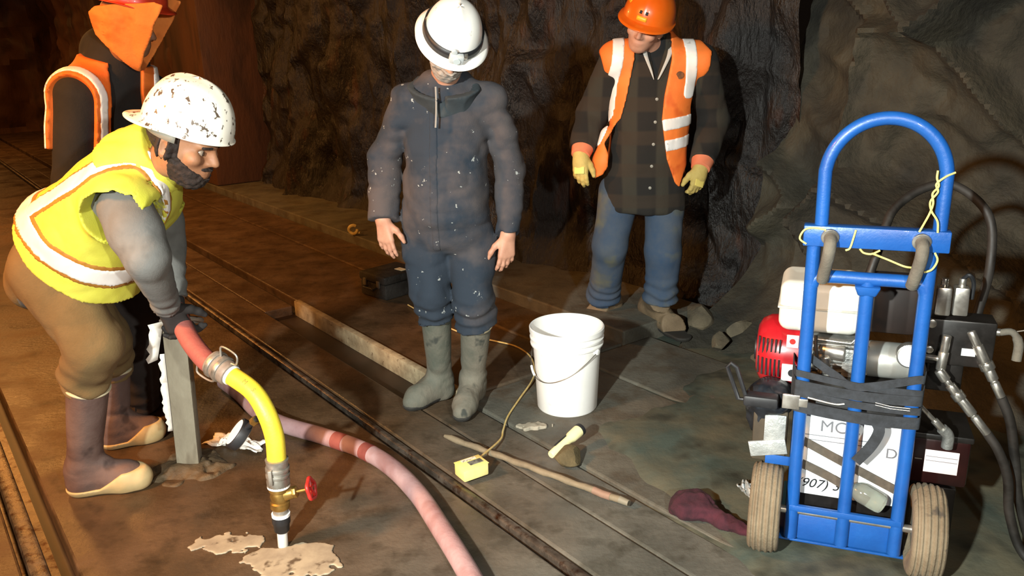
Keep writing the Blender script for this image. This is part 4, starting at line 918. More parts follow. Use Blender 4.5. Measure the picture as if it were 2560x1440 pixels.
def head_sdf(P, c, A, sc=1.0):
    q = ((P - np.array(c, np.float32)) @ A.astype(np.float32)) / sc
    d = ell(q, (0, -0.012, 0.040), (0.077, 0.097, 0.090))
    d = smin(d, ell(q, (0, 0.022, -0.035), (0.064, 0.070, 0.078)), 0.03)
    d = smin(d, ell(q, (0, 0.052, -0.088), (0.034, 0.032, 0.026)), 0.035)
    d = smin(d, ell(q, (0, 0.074, 0.020), (0.052, 0.022, 0.014)), 0.02)
    ax_ = np.abs(q); qs = np.stack([ax_[:, 0], q[:, 1], q[:, 2]], 1)
    d = np.maximum(d, -(ell(qs, (0.032, 0.098, 0.0), (0.018, 0.016, 0.011)) - 0.0) * 0.8) if False else d + 0.010 * np.exp(-(((qs[:, 0] - 0.032) / 0.017) ** 2 + ((q[:, 2] - 0.0) / 0.012) ** 2)) * (q[:, 1] > 0.05)
    d = smin(d, chain(q, [((0, 0.086, 0.012), 0.009), ((0, 0.106, -0.026), 0.0125)]), 0.012)
    d = smin(d, ell(qs, (0.013, 0.092, -0.030), (0.010, 0.012, 0.008)), 0.008)
    d = smin(d, ell(q, (0, 0.082, -0.058), (0.026, 0.014, 0.0055)), 0.008)
    d = smin(d, ell(q, (0, 0.080, -0.069), (0.022, 0.014, 0.006)), 0.008)
    d = smin(d, ell(qs, (0.050, 0.062, -0.02), (0.020, 0.022, 0.018)), 0.02)
    d = smin(d, np.maximum(ell(qs, (0.079, -0.012, -0.008), (0.012, 0.021, 0.034)), -(ell(qs, (0.090, -0.008, -0.006), (0.008, 0.012, 0.022)))), 0.006)
    return d * sc
def hand_parts(w, D, S, curl=0.35, sc=1.0, thick=1.0, spread=0.12, thumb=0.5):
    """segments of a hand: w wrist, D finger direction, S towards the thumb; palm faces N = bends of the fingers"""
    D = unit(D); S = np.array(S, float); S = unit(S - D * (S @ D)); return D, S, sc, curl, thick, spread, thumb, np.array(w, float)
def hand_sdf(P, H, N):
    D, S, sc, curl, th, spread, thumb, w = H
    N = unit(np.array(N, float) - D * (np.array(N) @ D)); d = None
    offs = (0.027, 0.009, -0.009, -0.026); lens = (0.070, 0.079, 0.073, 0.056); kn = (0.088, 0.092, 0.087, 0.078)
    for i in range(4):
        k_ = w + (D * kn[i] + S * offs[i]) * sc
        e_ = rcone(P, w + (D * 0.005 + S * offs[i] * 0.55) * sc, k_, 0.0165 * sc * th, 0.0120 * sc * th); d = e_ if d is None else smin(d, e_, 0.014)
    for i in range(4):
        k_ = w + (D * kn[i] + S * offs[i]) * sc; a = curl * (0.8 + 0.25 * i); ang = a * 0.6; p = k_; dd = unit(D + S * spread * (1.5 - i) * 0.5)
        for j, fr_ in enumerate((0.45, 0.31, 0.24)):
            v = dd * math.cos(ang) + N * math.sin(ang); n_ = p + v * lens[i] * fr_ * sc
            e_ = rcone(P, p, n_, (0.0098 - 0.0009 * j) * sc * th, (0.0090 - 0.0010 * j) * sc * th); d = smin(d, e_, 0.005); p = n_; ang += a
    p = w + (D * 0.022 + S * 0.020 + N * 0.006) * sc; v = unit(D * 0.72 + S * (0.55 + 0.3 * thumb) + N * 0.25)
    for j, (l, r0, r1) in enumerate(((0.042, 0.0155, 0.0125), (0.032, 0.0118, 0.0105), (0.026, 0.0105, 0.0080))):
        n_ = p + v * l * sc; d = smin(d, rcone(P, p, n_, r0 * sc * th, r1 * sc * th), 0.008); p = n_; v = unit(v + D * 0.35 + N * 0.15 - S * 0.15)
    return d
def helmet(c, A, m_, parent, a=0.112, b=0.138, hgt=0.140, brim='cap', bf=0.052, bl=0.010, ridge=True, back=False):
    """shell + brim in head axes; brim 'full' runs all the way round, 'cap' only in front"""
    nt, nr = 72, 14; V = []; F = []
    A = np.array(A); c = np.array(c, float)
    def W(x, y, z): return c + A[:, 0] * x + A[:, 1] * y + A[:, 2] * z
    rows = []
    for i in range(nr + 1):
        ph = (math.pi / 2) * i / nr; row = []
        for k in range(nt):
            t = 2 * math.pi * k / nt; rr = math.cos(ph) ** 0.80 if i < nr else 0.0
            z = hgt * math.sin(ph)
            if ridge: z += 0.006 * math.exp(-(rr * math.cos(t) * a / 0.016) ** 2) * (1 if ph > 0.5 else ph / 0.5)
            row.append((a * rr * math.cos(t), b * rr * math.sin(t), z))
        rows.append(row)
    br = []
    for w_ in (1.0, 0.66, 0.33):
        row = []
        for k in range(nt):
            t = 2 * math.pi * k / nt; cf = math.sin(t) * (-1 if back else 1)
            ext = bf * (0.8 + 0.2 * abs(cf)) if brim == 'full' else bl + bf * max(0.0, cf) ** 1.6
            dz = -0.004 - (0.012 if brim == 'full' else 0.016 * max(0, cf)) * w_ ** 1.4
            row.append((math.cos(t) * (a + ext * w_), math.sin(t) * (b + ext * w_), dz))
        br.append(row)
    allr = br + rows
    for row in allr: V += [W(*p) for p in row]
    for i in range(len(allr) - 1):
        for k in range(nt): F.append((i * nt + k, i * nt + (k + 1) % nt, (i + 1) * nt + (k + 1) % nt, (i + 1) * nt + k))
    pl = np.array(parent.location)
    o = new_mesh('hard_hat', [v - pl for v in V], F, m_, parent, True, 50)
    s_ = o.modifiers.new('shell', 'SOLIDIFY'); s_.thickness = 0.003; s_.offset = -1
    return o, W
def boot(parent, top, heel, toe, m_, rt=0.064, ra=0.052, sole_m=None, rim_m=None, low=False, cap_m=None, name='boot', wid=0.047):
    top = np.array(top, float); heel = np.array(heel, float); toe = np.array(toe, float); heel[2] = toe[2] = 0.0
    fd = unit(toe - heel); L_ = np.linalg.norm(toe - heel); an = heel + fd * 0.062 + np.array([0, 0, 0.105])
    hl_ = heel + fd * 0.048 + np.array([0, 0, 0.045]); bl_ = heel + fd * (L_ * 0.70) + np.array([0, 0, 0.045]); te = heel + fd * (L_ - 0.042) + np.array([0, 0, 0.040])
    si = np.array([-fd[1], fd[0], 0])
    def foot(P, g_=0.0):
        d = chain(P, [(hl_, wid - 0.004 + g_), (bl_, wid + g_), (te, wid - 0.006 + g_)], 0.02); return d
    def f(P):
        d = smin(chain(P, [(top, rt), (an, ra)]), chain(P, [(an, ra), (hl_, wid - 0.002)]), 0.03)
        d = smin(d, foot(P), 0.05)
        d = smin(d, rcone(P, an, bl_ + np.array([0, 0, 0.01]), ra * 0.85, wid * 0.9), 0.04)
        q = P - an.astype(np.float32)
        d = d + 0.006 * fold(P, 14, 3.0, (1, 1, 1.6)) * np.clip(1 - np.abs(P[:, 2] - 0.12) / 0.16, 0, 1)
        return np.maximum(np.maximum(d, 0.004 - P[:, 2]), (P - top.astype(np.float32)) @ unit(top - an).astype(np.float32))
    pl = np.array(parent.location)
    lo, hi = bounds([top, heel, toe, an], 0.09); lo[2] = -0.02
    o = sdf_mesh(name, f, lo, hi, 0.006, m_, parent, origin=pl)
    if sole_m:
        def fs(P): 
            lift = 0.006 * np.clip(((P - bl_.astype(np.float32)) @ fd.astype(np.float32)) / 0.09, 0, 1)
            return np.maximum(np.maximum(foot(P, 0.004), P[:, 2] - 0.030), 0.001 + lift - P[:, 2])
        sdf_mesh('sole', fs, lo, hi, 0.005, sole_m, o, origin=pl)
    if cap_m:
        def fc_(P):
            q = (P - heel.astype(np.float32)) @ fd.astype(np.float32); hgt = 0.028 + 0.055 * np.clip((q - L_ * 0.42) / (L_ * 0.30), 0, 1) 
            return np.maximum(np.maximum(smin(f(P), foot(P), 0.02) - 0.0045, P[:, 2] - hgt), 0.0005 - P[:, 2])
        sdf_mesh('toe_cap', fc_, lo, hi, 0.005, cap_m, o, origin=pl)
    if rim_m:
        x, y, _ = frame_of(top - an); c = top + unit(top - an) * 0.002
        MB().tube([c + (x * math.cos(t) + y * math.sin(t)) * (rt + 0.001) - pl for t in np.linspace(0, 2 * math.pi, 36, endpoint=False)], 0.0055, 8, closed=True).build('top_rim', rim_m, o)
    return o
def body_mesh(parent, torso, chains, headc, A, neck, hands, m_, hs=1.0, h=0.006, wr=()):
    pl = np.array(parent.location)
    def f(P):
        d = torso.sdf(P, -0.034)
        for c in chains: d = smin(d, chain(P, c), 0.035)
        d = smin(d, rcone(P, neck[0], neck[1], 0.058, 0.055), 0.03)
        d = near(P, headc, 0.22, lambda Q: head_sdf(Q, headc, A, hs), d, 0.025)
        for H, N in hands: d = near(P, H[-1] + H[0] * 0.09, 0.17, lambda Q: hand_sdf(Q, H, N), d, 0.012)
        return d
    pts = [p for c in chains for p, _ in c] + [headc, torso.w(0, 0, torso.x[0]), torso.w(0, 0, torso.x[-1])] + [H[-1] + H[0] * 0.19 for H, _ in hands]
    lo, hi = bounds(pts, 0.21); lo[2] = max(lo[2], 0.02)
    return sdf_mesh('body', f, lo, hi, h, m_, parent, origin=pl)
def eyes(parent, c, A, sc=1.0):
    pl = np.array(parent.location)
    for sx in (-1, 1):
        e_ = np.array(c) + A @ np.array([sx * 0.032, 0.0685, -0.001]) * sc; bm = bmesh.new(); bmesh.ops.create_uvsphere(bm, u_segments=16, v_segments=10, radius=0.0125 * sc)
        me = bpy.data.meshes.new('eye'); bm.to_mesh(me); bm.free(); o = finish('eye', me, m_eye, parent); o.location = tuple(e_ - pl)
        f_ = A[:, 1]; MB().cyl(f_ * 0.0105 * sc, f_ * 0.0130 * sc, 0.006 * sc, seg=14).build('iris', mat('dark_iris', '#1c120c', rough=0.3), o)
def cloth(name, parent, f, pts, mg, h, m_): 
    lo, hi = bounds(pts, mg); lo[2] = max(lo[2], 0.0); r_ = parent
    while r_.parent is not None: r_ = r_.parent
    return sdf_mesh(name, f, lo, hi, h, m_, parent, origin=np.array(r_.location))
def surface_at(f, px, py, y0, y1):
    """first point of a garment seen at a pixel, between two forward distances"""
    P = np.array([at(px, py, y) for y in np.linspace(y0, y1, 500)], np.float32); v = f(P) < 0
    return P[int(np.argmax(v))] if v.any() else None
def along(P, pts, hw):
    d = None
    for a, b in zip(pts[:-1], pts[1:]): e_ = rcone(P, a, b, hw, hw); d = e_ if d is None else np.minimum(d, e_)
    return d
def kat(P, p, k0, k1, r):
    q = P - np.array(p, np.float32); return (k0 + (k1 - k0) * np.clip(1 - np.sqrt(np.einsum('ij,ij->i', q, q)) / r, 0, 1)).astype(np.float32)
def torso_table(L, rows): return [(r[0] * L,) + tuple(r[1:]) for r in rows]
def cutp(P, p, d): return (P - np.array(p, np.float32)) @ unit(d).astype(np.float32)
def bunch(P, p, d, length, amp, n, seed):
    """rings of bunched cloth ending at p, running back along -d"""
    q = -((P - np.array(p, np.float32)) @ unit(d).astype(np.float32)); ph = q / length * n * 6.283 + 2.2 * vnoise(P * 9 + seed)
    return amp * np.sin(ph) * np.clip(1 - q / length, 0, 1) * (q > -0.03)

# ---- man in dark coveralls with the white full-brim hat (middle)
def man_coverall():
    R_ = empty('person', fl(1115, 1000), 0, 'man in navy coveralls and white full-brim hard hat standing between the rails and bucket', 'person'); pl = np.array(R_.location)
    o = at(1122, 575, 3.34); nk = at(1112, 178, 3.30); T = nk - o; Lt = np.linalg.norm(T)
    tb_ = torso_table(Lt, [(-0.13, 0.150, 0.115, 0.0), (0.0, 0.188, 0.148, 0.005), (0.2, 0.174, 0.160, 0.02), (0.45, 0.168, 0.150, 0.015), (0.66, 0.174, 0.132, 0.0), (0.80, 0.168, 0.112, -0.005), (0.92, 0.12, 0.090, 0.0), (1.03, 0.070, 0.070, 0.01)])
    tz = Torso(o, T, (-0.05, -1, 0), tb_)
    shl, elL, wrL = at(1022, 250, 3.30), at(960, 395, 3.36), at(957, 548, 3.27)
    shr, elR, wrR = at(1222, 255, 3.30), at(1274, 410, 3.36), at(1270, 586, 3.27)
    hpL, knL, btL = at(1070, 605, 3.34), at(1078, 735, 3.30), at(1090, 790, 3.33)
    hpR, knR, btR = at(1178, 605, 3.34), at(1184, 745, 3.26), at(1190, 812, 3.28)
    A = head_axes((0.08, -0.72, -0.69), (0.27, -0.66, 0.70)); bc_ = at(1132, 86, 3.13); hc = bc_ - A[:, 2] * 0.05
    HL = hand_parts(wrL, (0.10, -0.18, -1), (0.9, -0.45, 0), 0.30, 1.0, 1.0); HR = hand_parts(wrR, (-0.10, -0.18, -1), (-0.9, -0.45, 0), 0.42, 1.0, 1.0)
    sleeves = [[(shl, 0.045), (elL, 0.045), (wrL, 0.030)], [(shr, 0.045), (elR, 0.045), (wrR, 0.030)]]
    legs = [[(hpL, 0.080), (knL, 0.055), (btL, 0.05)], [(hpR, 0.080), (knR, 0.055), (btR, 0.05)]]
    body_mesh(R_, tz, sleeves + legs, hc, A, (nk - unit(T) * 0.06, hc - A[:, 2] * 0.05), [(HL, (0.3, 1, 0)), (HR, (-0.3, 1, 0))], m_skin, h=0.005)
    eyes(R_, hc, A)
    mc = mat('navy_coverall', '#222b36', '#484242', 2.2, 0.92, bump=0.35, bscale=150, bdist=0.003, c3='#9a9c98', s3=30, t3=(0.675, 0.695), t12=(0.44, 0.58))
    def f(P):
        d = tz.sdf(P)
        for a_, b_, c_ in ((shl, elL, wrL), (shr, elR, wrR)):
            e_ = chain(P, [(a_, 0.074), (b_, 0.068), (c_ + (c_ - b_) * 0.1, 0.056)], 0.03) + 0.006 * fold(P, 11, 7.0, (0.8, 0.8, 1.5)); e_ = np.maximum(e_, cutp(P, c_, c_ - b_)); d = smin(d, e_, kat(P, a_, 0.004, 0.07, 0.20))
        for a_, b_, c_ in ((hpL, knL, btL), (hpR, knR, btR)):
            e_ = chain(P, [(a_, 0.108), (b_, 0.086), (c_, 0.084), (c_ + (c_ - b_) * 0.3, 0.07)], 0.03)
            e_ = e_ + bunch(P, c_, c_ - b_, 0.20, 0.008, 3.2, a_[0] * 9); e_ = np.maximum(e_, cutp(P, c_ + np.array([0, 0, -0.005]), c_ - b_)); d = smin(d, e_, kat(P, o, 0.004, 0.05, 0.24))
        return d + 0.016 * fold(P, 6, 1.0, (1, 1, 0.7)) + 0.010 * fold(P, 13, 5.0, (0.7, 0.7, 1.4))
    cv = cloth('coverall', R_, f, [o, nk, shl, shr, elL, elR, wrL, wrR, knL, knR, btL, btR], 0.13, 0.0075, mc)
    mcoll = mat('dark_collar', '#262c30', '#343c40', 8, 0.9)
    def fcol(P):
        u, v, t = tz.uvt(P); lean = 0.02; r = np.hypot(u / 1.12, (v - 0.03 - 0.5 * (t - Lt * 0.9)) ) 
        gap = np.maximum(np.abs(r - 0.108 - 0.02 * fold(P, 9, 2)) - 0.013, np.abs(t - Lt * 0.93 - 0.05 * (-v / 0.12) + 0.03) - 0.045)
        return np.maximum(gap, 0.018 - np.hypot(u, (v - 0.13)))
    cloth('hood_collar', cv, fcol, [nk], 0.22, 0.0065, mcoll)
    # zip flap and opened neck
    def fzip(P):
        u, v, t = tz.uvt(P); c = -0.035 - 0.030 * np.clip(t / Lt, 0, 1) * 0
        return np.maximum(np.maximum(f(P) - 0.004, np.abs(u + 0.035) - 0.016), np.maximum(-v, np.maximum(-0.05 - t, t - Lt * 0.80)))
    cloth('zip_flap', cv, fzip, [o, nk], 0.18, 0.006, mc)
    zp = []
    for tt in np.linspace(Lt * 0.70, Lt * 0.93, 6):
        zp.append(tz.w(-0.03 - 0.012 * math.sin(tt * 9), 0.185 - 0.155 * max(0, tt / Lt - 0.55), tt) - pl)
    MB().tube(zp, 0.004, 6).build('zipper', mat('dull_zip', '#8a8680', rough=0.6), cv)
    # boots
    mb_ = mat('dusty_rubber', '#4e5248', '#7a7264', 5, 0.75, 0.9, bump=0.3, bscale=60, c3='#3c3e38', s3=10, stretch=(1, 1, 0.6))
    mrim = mat('cream_rim', '#c8bc9c', rough=0.6); msole = mat('dark_sole', '#2c2a26', rough=0.8)
    boot(R_, btL + np.array([0, 0, 0.008]), fl(1128, 985), fl(1012, 1032), mb_, 0.066, 0.052, msole, mrim)
    boot(R_, btR + np.array([0, 0, 0.008]), fl(1192, 985), fl(1150, 1062), mb_, 0.066, 0.052, msole, mrim)
    # hat, strap, cap lamp, beard
    mh = mat('white_hat', '#ece8e0', '#f4f2ec', 6, 0.3, c3='#b8b0a0', s3=18, t3=(0.68, 0.75))
    hat, W = helmet(bc_, A, mh, R_, 0.106, 0.126, 0.128, 'full', 0.038)
    lw = [W(0.1095 * math.cos(t), 0.1295 * math.sin(t), 0.018 + 0.008 * math.sin(t)) - pl for t in np.linspace(0, 2 * math.pi, 48, endpoint=False)]
    V = []; F = []
    for k, t in enumerate(np.linspace(0, 2 * math.pi, 48, endpoint=False)):
        for dz in (0.004, 0.038): rr = 1.016 - 0.03 * dz / 0.038; V.append(W(0.1085 * rr * math.cos(t), 0.1285 * rr * math.sin(t), dz) - pl)
        F.append((2 * k, (2 * k + 2) % 96, (2 * k + 3) % 96, 2 * k + 1))
    sp_ = new_mesh('lamp_strap', V, F, m_black, hat); s_ = sp_.modifiers.new('t', 'SOLIDIFY'); s_.thickness = 0.003; s_.offset = 1
    lc = W(0.0, 0.138, 0.020) - pl; ml = mat('grey_lamp_plastic', '#a8acac', '#c4c8c8', 12, 0.35)
    lamp = MB().box(lc, (0.052, 0.026, 0.034), A.T).build('headlamp', ml, hat, bevel=0.006)
    MB().cyl(lc + A[:, 1] * 0.012, lc + A[:, 1] * 0.018, 0.013, seg=20).build('lens', mat('clear_lens', '#c8d0d0', rough=0.1), lamp)
    k_ = W(0.012, 0.130, 0.046) - pl; MB().cyl(k_, k_ + A[:, 1] * 0.01, 0.011, seg=16).build('switch_knob', ml, lamp, bevel=0.002)
    k_ = W(-0.034, 0.127, 0.024) - pl; MB().box(k_, (0.014, 0.014, 0.02), A.T).build('strap_clip', m_chrome, lamp, bevel=0.002)
    mbrd = mat('grey_beard', '#8a8078', '#a89c90', 40, 0.9, bump=0.5, bscale=200, bdist=0.004)
    def fb(P):
        q = (P - hc.astype(np.float32)) @ A.astype(np.float32); d = head_sdf(P, hc, A) - 0.007 + 0.003 * vnoise(P * 90)
        return np.maximum(d, np.maximum(q[:, 2] + 0.030 + 0.25 * np.abs(q[:, 0]) * 0, 0.015 - q[:, 1]))
    cloth('beard', R_, fb, [hc], 0.15, 0.004, mbrd)
man_coverall()

# ---- bending man in the yellow vest (left)
def man_yellow():
    R_ = empty('person', fl(290, 1180), 0, 'bending man in yellow safety vest and scuffed white hard hat gripping the hose end', 'person'); pl = np.array(R_.location)
    o = at(105, 640, 2.74); nk = at(392, 385, 2.62); T = nk - o; Lt = np.linalg.norm(T)
    rows = [(-0.20, 0.140, 0.095, 0.055), (0.0, 0.170, 0.125, 0.045), (0.25, 0.175, 0.150, 0.03), (0.5, 0.180, 0.150, 0.03), (0.72, 0.190, 0.140, 0.015), (0.88, 0.165, 0.115, 0.0), (1.0, 0.085, 0.08, 0.0), (1.06, 0.065, 0.065, 0.01)]
    tz = Torso(o, T, (0.68, 0.05, -0.70), torso_table(Lt, rows))
    shn, eln, wrn = at(312, 520, 2.46), at(368, 640, 2.38), at(418, 768, 2.60)
    shf, elf, wrf = at(385, 480, 2.84), at(412, 610, 2.86), at(440, 745, 2.78)
    hpn, knn, btn = at(114, 668, 2.64), at(238, 860, 2.60), at(219, 968, 2.665)
    hpf, knf, btf = at(130, 655, 2.96), at(265, 850, 3.02), at(280, 925, 3.08)
    A = head_axes((0.90, -0.12, -0.36), (0.36, -0.06, 0.92)); bc_ = at(470, 316, 2.52); hc = bc_ - A[:, 2] * 0.052 - A[:, 1] * 0.004
    Hn = hand_parts(wrn, (0.25, 0.3, -1), (0.8, 0.6, 0.0), 0.75, 1.0, 1.0); Hf = hand_parts(wrf, (0.0, -0.1, -1), (0.7, -0.7, 0.0), 0.75, 1.0, 1.0)
    body_mesh(R_, tz, [[(shn, 0.05), (eln, 0.044), (wrn, 0.028)], [(shf, 0.05), (elf, 0.044), (wrf, 0.028)], [(hpn, 0.08), (knn, 0.065), (btn, 0.05)], [(hpf, 0.09), (knf, 0.065), (btf, 0.05)]],
              hc, A, (nk - unit(T) * 0.05, hc - A[:, 2] * 0.05), [(Hn, (0.6, 0.6, 0)), (Hf, (-0.6, -0.6, 0))], m_skin2, 1.06, h=0.005)
    eyes(R_, hc, A, 1.06)
    mg = mat('dark_glove', '#1e1a18', '#2c2624', 14, 0.8)
    for H, N in ((Hn, (0.6, 0.6, 0)), (Hf, (-0.6, -0.6, 0))):
        Hg = H[:4] + (1.25,) + H[5:]
        cloth('glove', R_, lambda P: hand_sdf(P, Hg, N), [H[-1], H[-1] + H[0] * 0.16], 0.07, 0.0045, mg)
    ms = mat('grey_sweater', '#62605c', '#72706c', 5, 0.95, bump=0.35, bscale=140, bdist=0.003, c3='#504e4a', s3=7, t3=(0.55, 0.75))
    def f(P):
        d = tz.sdf(P, -0.006)
        for a_, b_, c_ in ((shn, eln, wrn), (shf, elf, wrf)):
            e_ = chain(P, [(a_, 0.078), (a_ * 0.45 + b_ * 0.55, 0.076), (b_, 0.064), (c_ + (c_ - b_) * 0.1, 0.040)], 0.03); e_ = e_ + bunch(P, c_, c_ - b_, 0.16, 0.005, 3.0, 4.0); e_ = np.maximum(e_, cutp(P, c_, c_ - b_)); d = smin(d, e_, 0.04)
        return d + 0.007 * fold(P, 8, 2.0, (1, 1, 0.7))
    sw_ = cloth('sweater', R_, f, [o, nk, shn, eln, wrn, shf, elf, wrf], 0.13, 0.0075, ms)
    # vest: a looser hull round the torso, outlined from the side
    rows2 = [(-0.25, 0.20, 0.30, 0.13), (0.02, 0.212, 0.295, 0.115), (0.25, 0.205, 0.235, 0.075), (0.5, 0.205, 0.182, 0.042), (0.72, 0.212, 0.156, 0.022), (0.88, 0.190, 0.130, 0.006), (1.0, 0.115, 0.10, 0.0), (1.08, 0.09, 0.085, 0.0)]
    tv = Torso(o, T, (0.68, 0.05, -0.70), torso_table(Lt, rows2))
    V1 = tv.V
    def side(pts, y): return [(tv.pt(at(px, py, y))[1], tv.pt(at(px, py, y))[2]) for px, py in pts]
    outline = side([(2, 560), (10, 520), (60, 470), (140, 415), (240, 362), (330, 325), (372, 310), (398, 335), (418, 400), (424, 470), (420, 530), (405, 575), (385, 580), (365, 620), (355, 660), (352, 720), (338, 800), (305, 812), (200, 750), (110, 682), (40, 612)], 2.56)
    hole = side([(222, 520), (238, 480), (278, 456), (325, 450), (362, 466), (388, 510), (392, 570), (365, 610), (300, 625), (258, 580)], 2.47)
    tape1 = side([(-20, 525), (28, 550), (95, 595), (175, 647), (250, 697), (345, 758)], 2.54)
    tape2 = side([(70, 530), (150, 482), (220, 436), (280, 402), (335, 388), (378, 402), (402, 440), (408, 490), (404, 535)], 2.54)
    def vest(P, off=0.0):
        u, v, t = tv.uvt(P); d = smin(tv.sdf(P, off), rcone(P, shn - T * 0.02 - V1 * 0.0, shf, 0.118 + off, 0.105 + off), 0.05) + 0.008 * fold(P, 6, 4.0) + 0.004 * fold(P, 14, 8.0)
        d = np.maximum(d, poly2(v, t, outline))
        hl_ = np.maximum(poly2(v, t, hole), 0.09 - np.abs(u)); d = np.maximum(d, -hl_)
        return d
    vp = [tv.w(sx * 0.2, vv, t) for sx in (-1, 1) for vv in (-0.24, 0.34) for t in (-0.08, Lt * 1.06)]
    mv = mat('yellow_vest', '#ccc83c', '#dcd654', 4, 0.7, bump=0.3, bscale=200, bdist=0.002, c3='#b8b038', s3=5, t3=(0.58, 0.75))
    vs_ = cloth('safety_vest', R_, vest, vp, 0.03, 0.006, mv)
    mt = mat('white_tape', '#e8e0d8', '#f0ece8', 8, 0.4, c3='#b8b0a8', s3=22, t3=(0.66, 0.72)); mtr = mat('orange_trim', '#b07828', '#a06a24', 9, 0.7)
    def band(P, ln, hw, off, near_only):
        u, v, t = tv.uvt(P); d = np.maximum(vest(P, off), line2(v, t, ln) - hw)
        return np.maximum(d, u + 0.03) if near_only else d
    strap = [p for p in (surface_at(vest, px, py, 2.1, 3.0) for px, py in ((80, 522), (115, 500), (150, 478), (185, 455), (220, 432), (250, 415), (280, 402), (310, 394), (340, 392), (365, 400), (385, 418), (398, 445), (404, 475), (405, 505), (404, 530))) if p is not None]
    cloth('trim_edging', vs_, lambda P: np.maximum(vest(P, 0.003), along(P, strap, 0.044)), vp, 0.03, 0.008, mtr)
    cloth('reflective_tape', vs_, lambda P: np.maximum(vest(P, 0.0065), along(P, strap, 0.031)), vp, 0.03, 0.0075, mt)
    for ln, no, nm in ((tape1, False, 'waist'),):
        tr1 = cloth('trim_edging', vs_, lambda P: band(P, ln, 0.046, 0.003, no), vp, 0.03, 0.008, mtr)
        cloth('reflective_tape', vs_, lambda P: band(P, ln, 0.032, 0.0065, no), vp, 0.03, 0.0075, mt)
    def fcoll(P):
        u, v, t = tv.uvt(P); d = tv.sdf(P, 0.012, (0.0, 0.0)) + 0.006 * fold(P, 12, 3)
        return np.maximum(d, np.maximum(Lt * 0.90 + 0.25 * v - t, t - Lt * 1.06 - 0.2 * -v))
    cloth('vest_collar', vs_, fcoll, [nk], 0.17, 0.007, mv)
    # trousers
    mt_ = mat('brown_work_trousers', '#6a5432', '#7a623e', 5, 0.95, bump=0.4, bscale=140, bdist=0.003, c3='#5c4828', s3=6, t3=(0.55, 0.75))
    def ft(P):
        d = np.maximum(tz.sdf(P, -0.004), cutp(P, o + unit(T) * 0.10, T))
        for a_, b_, c_ in ((hpn, knn, btn), (hpf, knf, btf)):
            e_ = chain(P, [(a_, 0.116), (b_, 0.092), (c_ + np.array([0, 0, 0.05]), 0.080), (c_, 0.062), (c_ + (c_ - b_) * 0.3, 0.05)], 0.03) + bunch(P, c_, c_ - b_, 0.17, 0.008, 2.6, a_[1] * 5)
            e_ = np.maximum(e_, cutp(P, c_ - np.array([0, 0, 0.02]), c_ - b_)); d = smin(d, e_, 0.04)
        return d + 0.009 * fold(P, 7, 6.0, (1, 1, 0.8)) + 0.004 * fold(P, 15, 1.0)
    cloth('trousers', R_, ft, [o, hpn, knn, btn, hpf, knf, btf, o + unit(T) * 0.1], 0.17, 0.008, mt_)
    mbt = mat('brown_rubber', '#5c4640', '#6e5850', 6, 0.6, 0.8, bump=0.2, bscale=60, c3='#4a3832', s3=8); mtan = mat('tan_rubber', '#b8a070', '#ccb484', 8, 0.6, c3='#8c7448', s3=12); mrim = mat('cream_rim', '#c8bc9c', rough=0.6)
    boot(R_, btn, fl(178, 1232), fl(378, 1212), mbt, 0.070, 0.056, None, mrim, cap_m=mtan, wid=0.050)
    boot(R_, btf, fl(258, 1118), fl(412, 1092), mbt, 0.068, 0.055, None, mrim, cap_m=mtan, wid=0.050)
    mh = mat('scuffed_white_hat', '#e6dcc8', '#efe8da', 6, 0.35, c3='#5a4c40', s3=42, t3=(0.585, 0.62), stretch=(1, 1, 0.7))
    hat, W = helmet(bc_, A, mh, R_, 0.122, 0.138, 0.150, 'cap', 0.046, 0.006, back=True)
    V = []; F = []
    for k, t in enumerate(np.linspace(math.pi * 0.95, math.pi * 2.05, 24)):
        for dz in (-0.002, -0.035): V.append(W(0.098 * math.cos(t), 0.112 * math.sin(t), dz) - pl)
        if k: F.append((2 * k - 2, 2 * k, 2 * k + 1, 2 * k - 1))
    o_ = new_mesh('suspension_band', V, F, mat('grey_band', '#8a8478', rough=0.6), hat); s_ = o_.modifiers.new('t', 'SOLIDIFY'); s_.thickness = 0.003
    mhair = mat('black_hair', '#1c120c', '#2c1c14', 60, 0.8, bump=0.6, bscale=220, bdist=0.004)
    def fh(P):
        q = (P - hc.astype(np.float32)) @ A.astype(np.float32) / 1.06; d = head_sdf(P, hc, A, 1.06) - 0.0045 + 0.004 * vnoise(P * 110)
        e2 = 0.005 * vnoise(P * 130)
        cheek = q[:, 2] + 0.006 + 0.72 * np.clip(q[:, 1], 0, 0.062) + 0.6 * np.clip(q[:, 1] - 0.062, 0, 0.02) + e2
        beard = np.maximum(np.maximum(cheek, -0.004 - q[:, 1]), -(np.sqrt((q[:, 0] * 0.55) ** 2 + (q[:, 1] - 0.094) ** 2 + ((q[:, 2] + 0.062) * 1.1) ** 2) - 0.019) + e2)
        mous = np.maximum(np.maximum(np.abs(q[:, 2] + 0.048) - 0.005 + e2 * 0.5, np.abs(q[:, 0]) - 0.030), 0.06 - q[:, 1])
        side_ = np.maximum(np.maximum(np.abs(q[:, 1] - 0.012) - 0.012, q[:, 2] - 0.06), -0.04 - q[:, 2])
        backh = np.maximum(q[:, 1] + 0.022, -0.055 - q[:, 2])
        return np.maximum(d, np.minimum(np.minimum(beard, mous), np.minimum(backh, side_)))
    cloth('hair_and_beard', R_, fh, [hc], 0.16, 0.004, mhair)
    def fbrow(P):
        q = (P - hc.astype(np.float32)) @ A.astype(np.float32) / 1.06; d = head_sdf(P, hc, A, 1.06) - 0.004
        return np.maximum(d, np.maximum(np.maximum(np.abs(q[:, 2] - 0.019) - 0.004, np.abs(np.abs(q[:, 0]) - 0.034) - 0.017), 0.05 - q[:, 1]))
    cloth('eyebrow', R_, fbrow, [hc], 0.15, 0.004, mhair)
